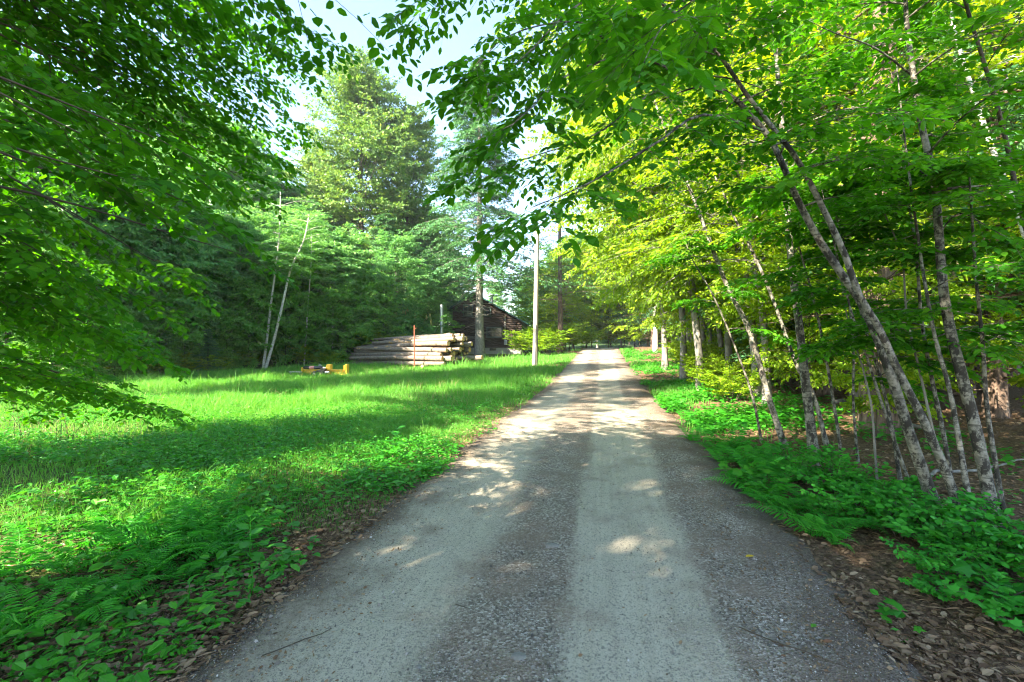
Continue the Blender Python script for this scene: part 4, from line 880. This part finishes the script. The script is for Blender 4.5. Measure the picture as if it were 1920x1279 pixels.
cy = part('cylinder', lambda g: g.tube(np.array([[xx(568), 0, cz], [xx(569), 0, cz], [xx(604), 0, cz], [xx(605), 0, cz]]), [.05, .072, .072, .05], 16, cap=True), blk, None, 0, True)
part('band', lambda g: g.tube(np.array([[xx(580), 0, cz], [xx(589), 0, cz]]), .0745, 16), redm, cy, 0, True)
part('hose_fitting', lambda g: g.tube(np.array([[xx(597), 0, cz + .05], [xx(598), 0, cz + .12], [xx(603), -.02, cz + .11]]), .018, 8, cap=True), stl, cy, 0)
part('piston_rod', lambda g: g.tube(np.array([[xx(604), 0, cz], [xx(614), 0, cz]]), .03, 10, cap=True), stl, None, 0, True)
def wedge(g):
    x0, x1 = xx(611), xx(622); h = .23
    V = np.array([[x0, -.1, zt], [x1, -.1, zt], [x1, .1, zt], [x0, .1, zt], [x0 + .09, -.1, zt + h], [x1, -.1, zt + h], [x1, .1, zt + h], [x0 + .09, .1, zt + h]]) + UP * .003
    g.add(V, [[[0, 3, 2, 1], [4, 5, 6, 7], [0, 1, 5, 4], [1, 2, 6, 5], [2, 3, 7, 6], [3, 0, 4, 7]]])
part('push_block', wedge, yel, None, .008)
part('engine', lambda g: (g.box((xx(608), -.26, .17), (.34, .24, .26)), g.box((xx(612), -.26, .33), (.22, .18, .07)), *[g.box((xx(600) + .012 * i, -.387, .18), (.006, .03, .2)) for i in range(10)]), blk, None, .012)
part('muffler', lambda g: g.tube(np.array([[xx(616), -.3, .2], [xx(624), -.3, .2]]), .06, 12, cap=True), stl, None, 0, True)
for sx_ in (575, 640):
    part('leg', lambda g: (g.box((xx(sx_), 0, (zb - .05) / 2), (.05, .06, zb + .05)), g.box((xx(sx_), 0, .0), (.16, .3, .02))), blk)
for sy in (-1, 1):
    w = part('wheel', lambda g: g.tube(np.array([[xx(598), sy * .42 - .05, .12], [xx(598), sy * .42 - .03, .12], [xx(598), sy * .42 + .03, .12], [xx(598), sy * .42 + .05, .12]]), [.11, .14, .14, .11], 18, cap=True), rub, None, 0, True)
    part('rim', lambda g: g.tube(np.array([[xx(598), sy * .42 - .056, .12], [xx(598), sy * .42 + .056, .12]]), .065, 14, cap=True), stl, w, 0)
part('axle', lambda g: g.tube(np.array([[xx(598), -.4, .12], [xx(598), .4, .12]]), .02, 8), blk, None, 0)
part('tow_bar', lambda g: (g.box((xx(556), -.15, .2), (.6, .05, .05), ), g.box((xx(546), -.15, .1), (.05, .05, .25))), stl)

# ------------------------------------------------------------------ utility pole and wires
m, nt, nn, ln = mat('pole_wood'); tc = N(nt, 'ShaderNodeTexCoord')
n1 = noise(nt, mapping(nt, tc.outputs['Object'], (22, 22, .9)), 2., 5, .6)
out(nt, pbr(nt, ramp(nt, n1, [(.3, (.2, .17, .13)), (.55, (.36, .32, .26)), (.75, (.46, .42, .35))]), .85, .2, bumped(nt, n1, .6, .01)))
Yp = 26.2; pb = gp(1003, Yp); pt_ = at(1007.5, 425, Yp) - pb
g = MB(); g.tube(np.array([[0, 0, -.3], pt_ * .33, pt_ * .66, pt_]), [.155, .145, .13, .11], 16, cap=True)
r = thing('utility_pole', 'weathered grey wooden utility pole standing in the grass left of the road', 'utility pole', pb)
build('shaft', g, m, r, True)
ins = plain('porcelain', (.3, .3, .32), .3, .5); 
for k_, zz in enumerate((.96, .9)):
    part('insulator', lambda g: g.tube(pt_ * zz + np.array([[.1, -.02, 0], [.15, -.02, 0], [.2, -.02, 0], [.24, -.02, 0]]), [.02, .05, .05, .02], 10, cap=True), ins, r, 0, True)
part('conduit', lambda g: g.tube(np.array([[-.02, -.165, .0], pt_ * .3 + [-.0, -.155, 0]]), .022, 8, cap=True), plain('grey_conduit', (.3, .3, .3), .5, .4), r, 0, True)
def wire(a, b, sag, lab, rad=.018):
    t = np.linspace(0, 1, 24)[:, None]; P = a + (b - a) * t - UP * sag * 4 * t * (1 - t)
    g = MB(); g.tube(P - a, rad, 5); o = build('power_line', g, blk); o.location = a; tag(o, lab, 'wire')
ptop = pb + pt_ * .96
wire(ptop + [.17, -.02, 0], at(1040, 470, 41.2), .3, 'black wire running from the pole to the dark straight trunk')
wire(pb + pt_ * .9 + [-.1, 0, 0], at(934, 566, 43.9), .5, 'service wire sloping from the pole down to the cabin gable')
wire(pb + pt_ * .93 + [-.1, 0, 0], at(925, 520, 60), .4, 'upper wire sloping from the pole to the trees behind the cabin')

# ------------------------------------------------------------------ cabin
Yc = 45.; q = Yc / F; zc = lambda y: HC - (y - CY) * q; xc = lambda p: (p - CX) * q
m, nt, nn, ln = mat('dark_log_wall'); tc = N(nt, 'ShaderNodeTexCoord'); o_ = tc.outputs['Object']
n1 = noise(nt, mapping(nt, o_, (.8, 2, 14)), 2., 5, .65); n2 = noise(nt, o_, .8, 3)
cW = ramp(nt, n1, [(.3, (.02, .013, .011)), (.5, (.045, .029, .023)), (.68, (.075, .05, .039)), (.85, (.15, .115, .09))])
out(nt, pbr(nt, mixc(nt, math_(nt, 'MULTIPLY', n2, .3), cW, (.09, .075, .065)), .85, .25, bumped(nt, n1, .6, .02))); M['cabin'] = m
roofm = plain('green_metal_roof', (.015, .085, .075), .4, .45, 0, .15); frm = plain('green_grey_trim', (.055, .09, .085), .6, .35); glass = plain('dark_glass', (.02, .028, .03), .08, .6, 0, .1); conc = plain('concrete', (.36, .35, .33), .9, .2); galv = plain('galvanised_steel', (.42, .45, .48), .4, .5, .6, .2, 3.)
cb = np.array([xc(905), Yc, float(gz(xc(905), Yc))])
cab = thing('log_cabin', 'dark brown log cabin with a green metal roof behind the log pile', 'cabin', cb)
xl, xr, xp = xc(849), xc(978), xc(888); zf = zc(652); zle, zre, zpk = zc(577), zc(603), zc(551)
g = MB(); nl_ = 26; zz = []
hcs = (zpk - zf) / nl_
for i in range(nl_):
    for s_ in np.linspace(0, 1, 6)[:-1]: zz.append((zf + (i + s_) * hcs, -.06 * math.sin(math.pi * s_) ** .5))
zz.append((zpk - .02, 0))
def xr_(z):
    a = xl if z < zle else xl + (xp - xl) * (z - zle) / (zpk - zle); b = xr if z < zre else xr + (xp - xr) * (z - zre) / (zpk - zre)
    return a, b
V = []
for z_, oy in zz:
    a, b = xr_(z_)
    for s_ in np.linspace(0, 1, 12): V.append([a + (b - a) * s_, Yc + oy + .012 * math.sin(40 * s_ + z_ * 5), z_])
n12 = 12; i = np.arange(len(zz) - 1)[:, None] * n12 + np.arange(n12 - 1)[None]
g.add(V, [np.stack([i, i + 1, i + n12 + 1, i + n12], -1).reshape(-1, 4)])
g.box(((xl) + .1, Yc + 4.02, (zf + zle) / 2), (.2, 7.9, zle - zf)); g.box((xr - .1, Yc + 4.02, (zf + zre) / 2), (.2, 7.9, zre - zf)); g.box(((xl + xr) / 2, Yc + 7.9, (zf + zre) / 2 + .3), (xr - xl - .45, .2, zre - zf + .6))
wallo = build('wall', g, M['cabin'], cab, origin=cb)
g = MB(); gq = zc(662)
g.box(((xl + xr) / 2, Yc + 4, (zf + cb[2]) / 2 - .2), (xr - xl - .06, 7.98, zf - cb[2] + .39)); fo = build('foundation', g, conc, cab, origin=cb)
g = MB(); th_ = .14
for (xa, za, xb, zb_) in ((xl - .35, zle - .22, xp, zpk), (xr + .75, zre - .45, xp, zpk)):
    sx_ = 1 if xb > xa else -1
    V = []
    for yy_ in (Yc - .55, Yc + 8.5): V += [[xa, yy_, za + .02], [xb, yy_, zb_ + .02], [xb, yy_, zb_ + .02 + th_], [xa, yy_, za + .02 + th_]]
    g.add(V, [[[0, 1, 2, 3], [7, 6, 5, 4], [0, 4, 5, 1], [1, 5, 6, 2], [2, 6, 7, 3], [3, 7, 4, 0]]])
ro = build('roof', g, roofm, cab, origin=cb)
g = MB(); ch = at(922, 560, Yc + 2.2); g.tube(np.array([ch - UP * .9, ch + UP * .35]), .16, 12, cap=True); g.tube(np.array([ch + UP * .36, ch + UP * .46]), [.24, .2], 12, cap=True); build('chimney', g, galv, ro, True, origin=cb)
def window(x0, x1, y0, y1, panes, lab=None):
    a, b, t_, u_ = xc(x0), xc(x1), zc(y0), zc(y1); w = .09
    f = MB(); yf = Yc - .10
    for (x_, z_, dx, dz) in (((a + b) / 2, t_, b - a + w, w), ((a + b) / 2, u_, b - a + w, w), (a, (t_ + u_) / 2, w, t_ - u_ - w), (b, (t_ + u_) / 2, w, t_ - u_ - w)): f.box((x_, yf, z_), (dx, .09, dz))
    for k_ in range(1, panes): f.box((a + (b - a) * k_ / panes, yf, (t_ + u_) / 2), (w * .7, .085, t_ - u_ - w))
    fo_ = build('window', f, frm, cab, origin=cb)
    p = MB(); p.box(((a + b) / 2, Yc - .075, (t_ + u_) / 2), (b - a - w + .02, .02, t_ - u_ - w + .02)); build('pane', p, glass, fo_, origin=cb)
    s_ = MB(); s_.box(((a + b) / 2, yf - .03, u_ - w / 2 - .025), (b - a + .25, .16, .05)); build('sill', s_, frm, fo_, origin=cb)
window(869, 886, 573, 592, 2); window(908, 920, 577, 592, 1); window(913, 941, 614, 632, 2)
g = MB(); g.box((xc(924), Yc - .02, zc(655)), (xc(930) - xc(918), .06, zc(653) - zc(657.5))); build('basement_window', g, glass, cab, origin=cb)
g = MB(); g.tube(np.array([[xc(947), Yc - .11, zc(592)], [xc(947), Yc - .11, zc(640)]]), .03, 8); build('conduit', g, plain('white_pvc', (.6, .6, .6), .5, .4), cab, origin=cb)
g = MB(); g.box((xc(948), Yc - .14, zc(642)), (.32, .14, .48)); build('meter_box', g, plain('meter_grey', (.4, .42, .46), .45, .5), cab, origin=cb, bevel=.03)
g = MB(); xs_ = xc(838)
g.box(((xs_ + xc(880)) / 2, Yc - 1.0, zc(602)), (xc(880) - xs_, 1.7, .14))
for x_ in (xs_ + .1, xc(879)): g.box((x_, Yc - 1.75, (zc(603) + cb[2]) / 2 - .1), (.14, .14, zc(603) - cb[2] + .05))
build('porch_deck', g, M['cabin'], cab, origin=cb)
# outdoor flue pipe
fp = gp(828, 35.); ft = at(828, 574, 35.)[2] - fp[2]
r = thing('flue_pipe', 'tall galvanised metal flue pipe standing behind the log pile left of the cabin', 'flue pipe', fp)
g = MB(); g.tube(np.array([[0, 0, -.05], [0, 0, ft * .5], [0, 0, ft]]), .125, 16, cap=True); build('pipe', g, galv, r, True)
g = MB()
for z_ in (.5, .75): g.tube(np.array([[0, 0, ft * z_], [0, 0, ft * z_ + .05]]), .135, 16, cap=True)
build('joint_ring', g, galv, r, True)
g = MB(); g.tube(np.array([[0, 0, ft + .004], [0, 0, ft + .05], [0, 0, ft + .12]]), [.15, .15, .06], 16, cap=True); build('cap', g, galv, r, True)

# ------------------------------------------------------------------ small things on the road
def roadz(X, Y):
    d = X - roadc(Y); return float(gz(X, Y) + .035 - .10 * sm(1.6, 2.25, abs(d)) - .016 * math.exp(-((d - .5) / .34) ** 2) - .016 * math.exp(-((d + 1.05) / .34) ** 2))
def flat_leaf(px, py, sz, col, lab, a):
    Y = foot(px, py); X = (px - CX) / F * Y; g = MB(); put(g, LEAF, [[0, 0, .012]], [[math.cos(a), math.sin(a), .1]], [[.1, .1, 1]], sz, 1.)
    o = build('fallen_leaf', g, plain('fallen_leaf_' + lab.split()[0], col, .5, .3)); o.location = (X, Y, roadz(X, Y)); tag(o, lab, 'leaf')
flat_leaf(1398, 1056, .075, (.55, .36, .03), 'yellow fallen leaf lying on the right side of the gravel road', .2)
flat_leaf(1522, 1192, .05, (.06, .22, .02), 'green fallen leaf on the gravel at the bottom right', .6)
flat_leaf(1545, 1222, .06, (.2, .09, .05), 'brown fallen leaf below the green one on the gravel', .3)
flat_leaf(648, 1028, .05, (.55, .52, .42), 'pale fallen leaf at the left gravel edge', .9)
for px, py, L, a, lab in [(880, 1155, .2, -.6, 'short brown twig lying on the dark middle strip of the road'), (560, 1215, .35, .7, 'thin twig on the left wheel track at the bottom'), (1490, 1230, .5, -.7, 'long thin twig on the gravel at the bottom right'), (1380, 945, .3, -.1, 'dark twig on the right gravel edge'), (290, 1235, .4, 1.2, 'thin pale twig at the bottom left gravel edge')]:
    Y = foot(px, py); X = (px - CX) / F * Y; t = np.linspace(-.5, .5, 6); dv = np.array([math.cos(a), math.sin(a), 0])
    g = MB(); g.tube(dv * L * t[:, None] + rng.normal(0, .006, (6, 3)) * [1, 1, .2] + UP * .006, np.linspace(.004, .002, 6), 5)
    o = build('twig', g, M['twig']); o.location = (X, Y, roadz(X, Y)); tag(o, lab, 'twig')
stone_m = plain('stone_grey', (.19, .175, .155), .9, .2, 0, .4, 40)
for px, py, s_, lab in [(1035, 1032, .06, 'flat grey stone embedded in the dark middle strip of the road'), (972, 1245, .045, 'flat stone in the road at the bottom middle'), (630, 1137, .02, 'small dark stone on the left wheel track'), (785, 1262, .018, 'small grey stone at the bottom edge of the road'), (990, 1090, .014, 'small reddish stone on the dark middle strip')]:
    Y = foot(px, py); X = (px - CX) / F * Y
    bm_v = nrm(rng.normal(0, 1, (60, 3))); import bmesh
    bm = bmesh.new(); [bm.verts.new(tuple(v * np.array([1, .8, .35]) * s_)) for v in bm_v]; bmesh.ops.convex_hull(bm, input=bm.verts)
    me = bpy.data.meshes.new('stone'); bm.to_mesh(me); bm.free(); me.materials.append(stone_m)
    o = bpy.data.objects.new('stone', me); COL.objects.link(o); o.location = (X, Y, roadz(X, Y)); tag(o, lab, 'stone')
# fallen branches on the right forest floor
for (x0, y0), (x1, y1), r_, lab in [((1655, 965), (1760, 925), .022, 'fallen pale branch lying behind the leaning birch bases'), ((1740, 905), (1930, 868), .02, 'fallen grey branch sloping out at the right edge'), ((1560, 760), (1650, 740), .05, 'fallen branch on the leaf covered slope behind the birches'), ((1690, 800), (1800, 820), .04, 'rotting branch on the leaf litter near the hemlock trunk')]:
    a = gp(x0, foot(x0, y0)); b = gp(x1, foot(x1, y1)); t = np.linspace(0, 1, 8)[:, None]
    P = a + (b - a) * t + UP * .05 + rng.normal(0, .02, (8, 3)); g = MB(); g.tube(P - a, np.linspace(r_, r_ * .5, 8), 7, cap=True)
    o = build('fallen_branch', g, M['bark_grey'], None, True); o.location = a; tag(o, lab, 'branch')

# ------------------------------------------------------------------ air
g = MB(); g.box((0, 48, 12.5), (190, 180, 29)); m, nt, nn, ln = mat('haze_air')
pv = N(nt, 'ShaderNodeVolumePrincipled', inp={'Density': .00045, 'Anisotropy': .2}); pv.inputs['Color'].default_value = (.86, .93, 1, 1)
ln.new(pv.outputs[0], N(nt, 'ShaderNodeOutputMaterial').inputs['Volume'])
tag(build('haze', g, m), kind='stuff')
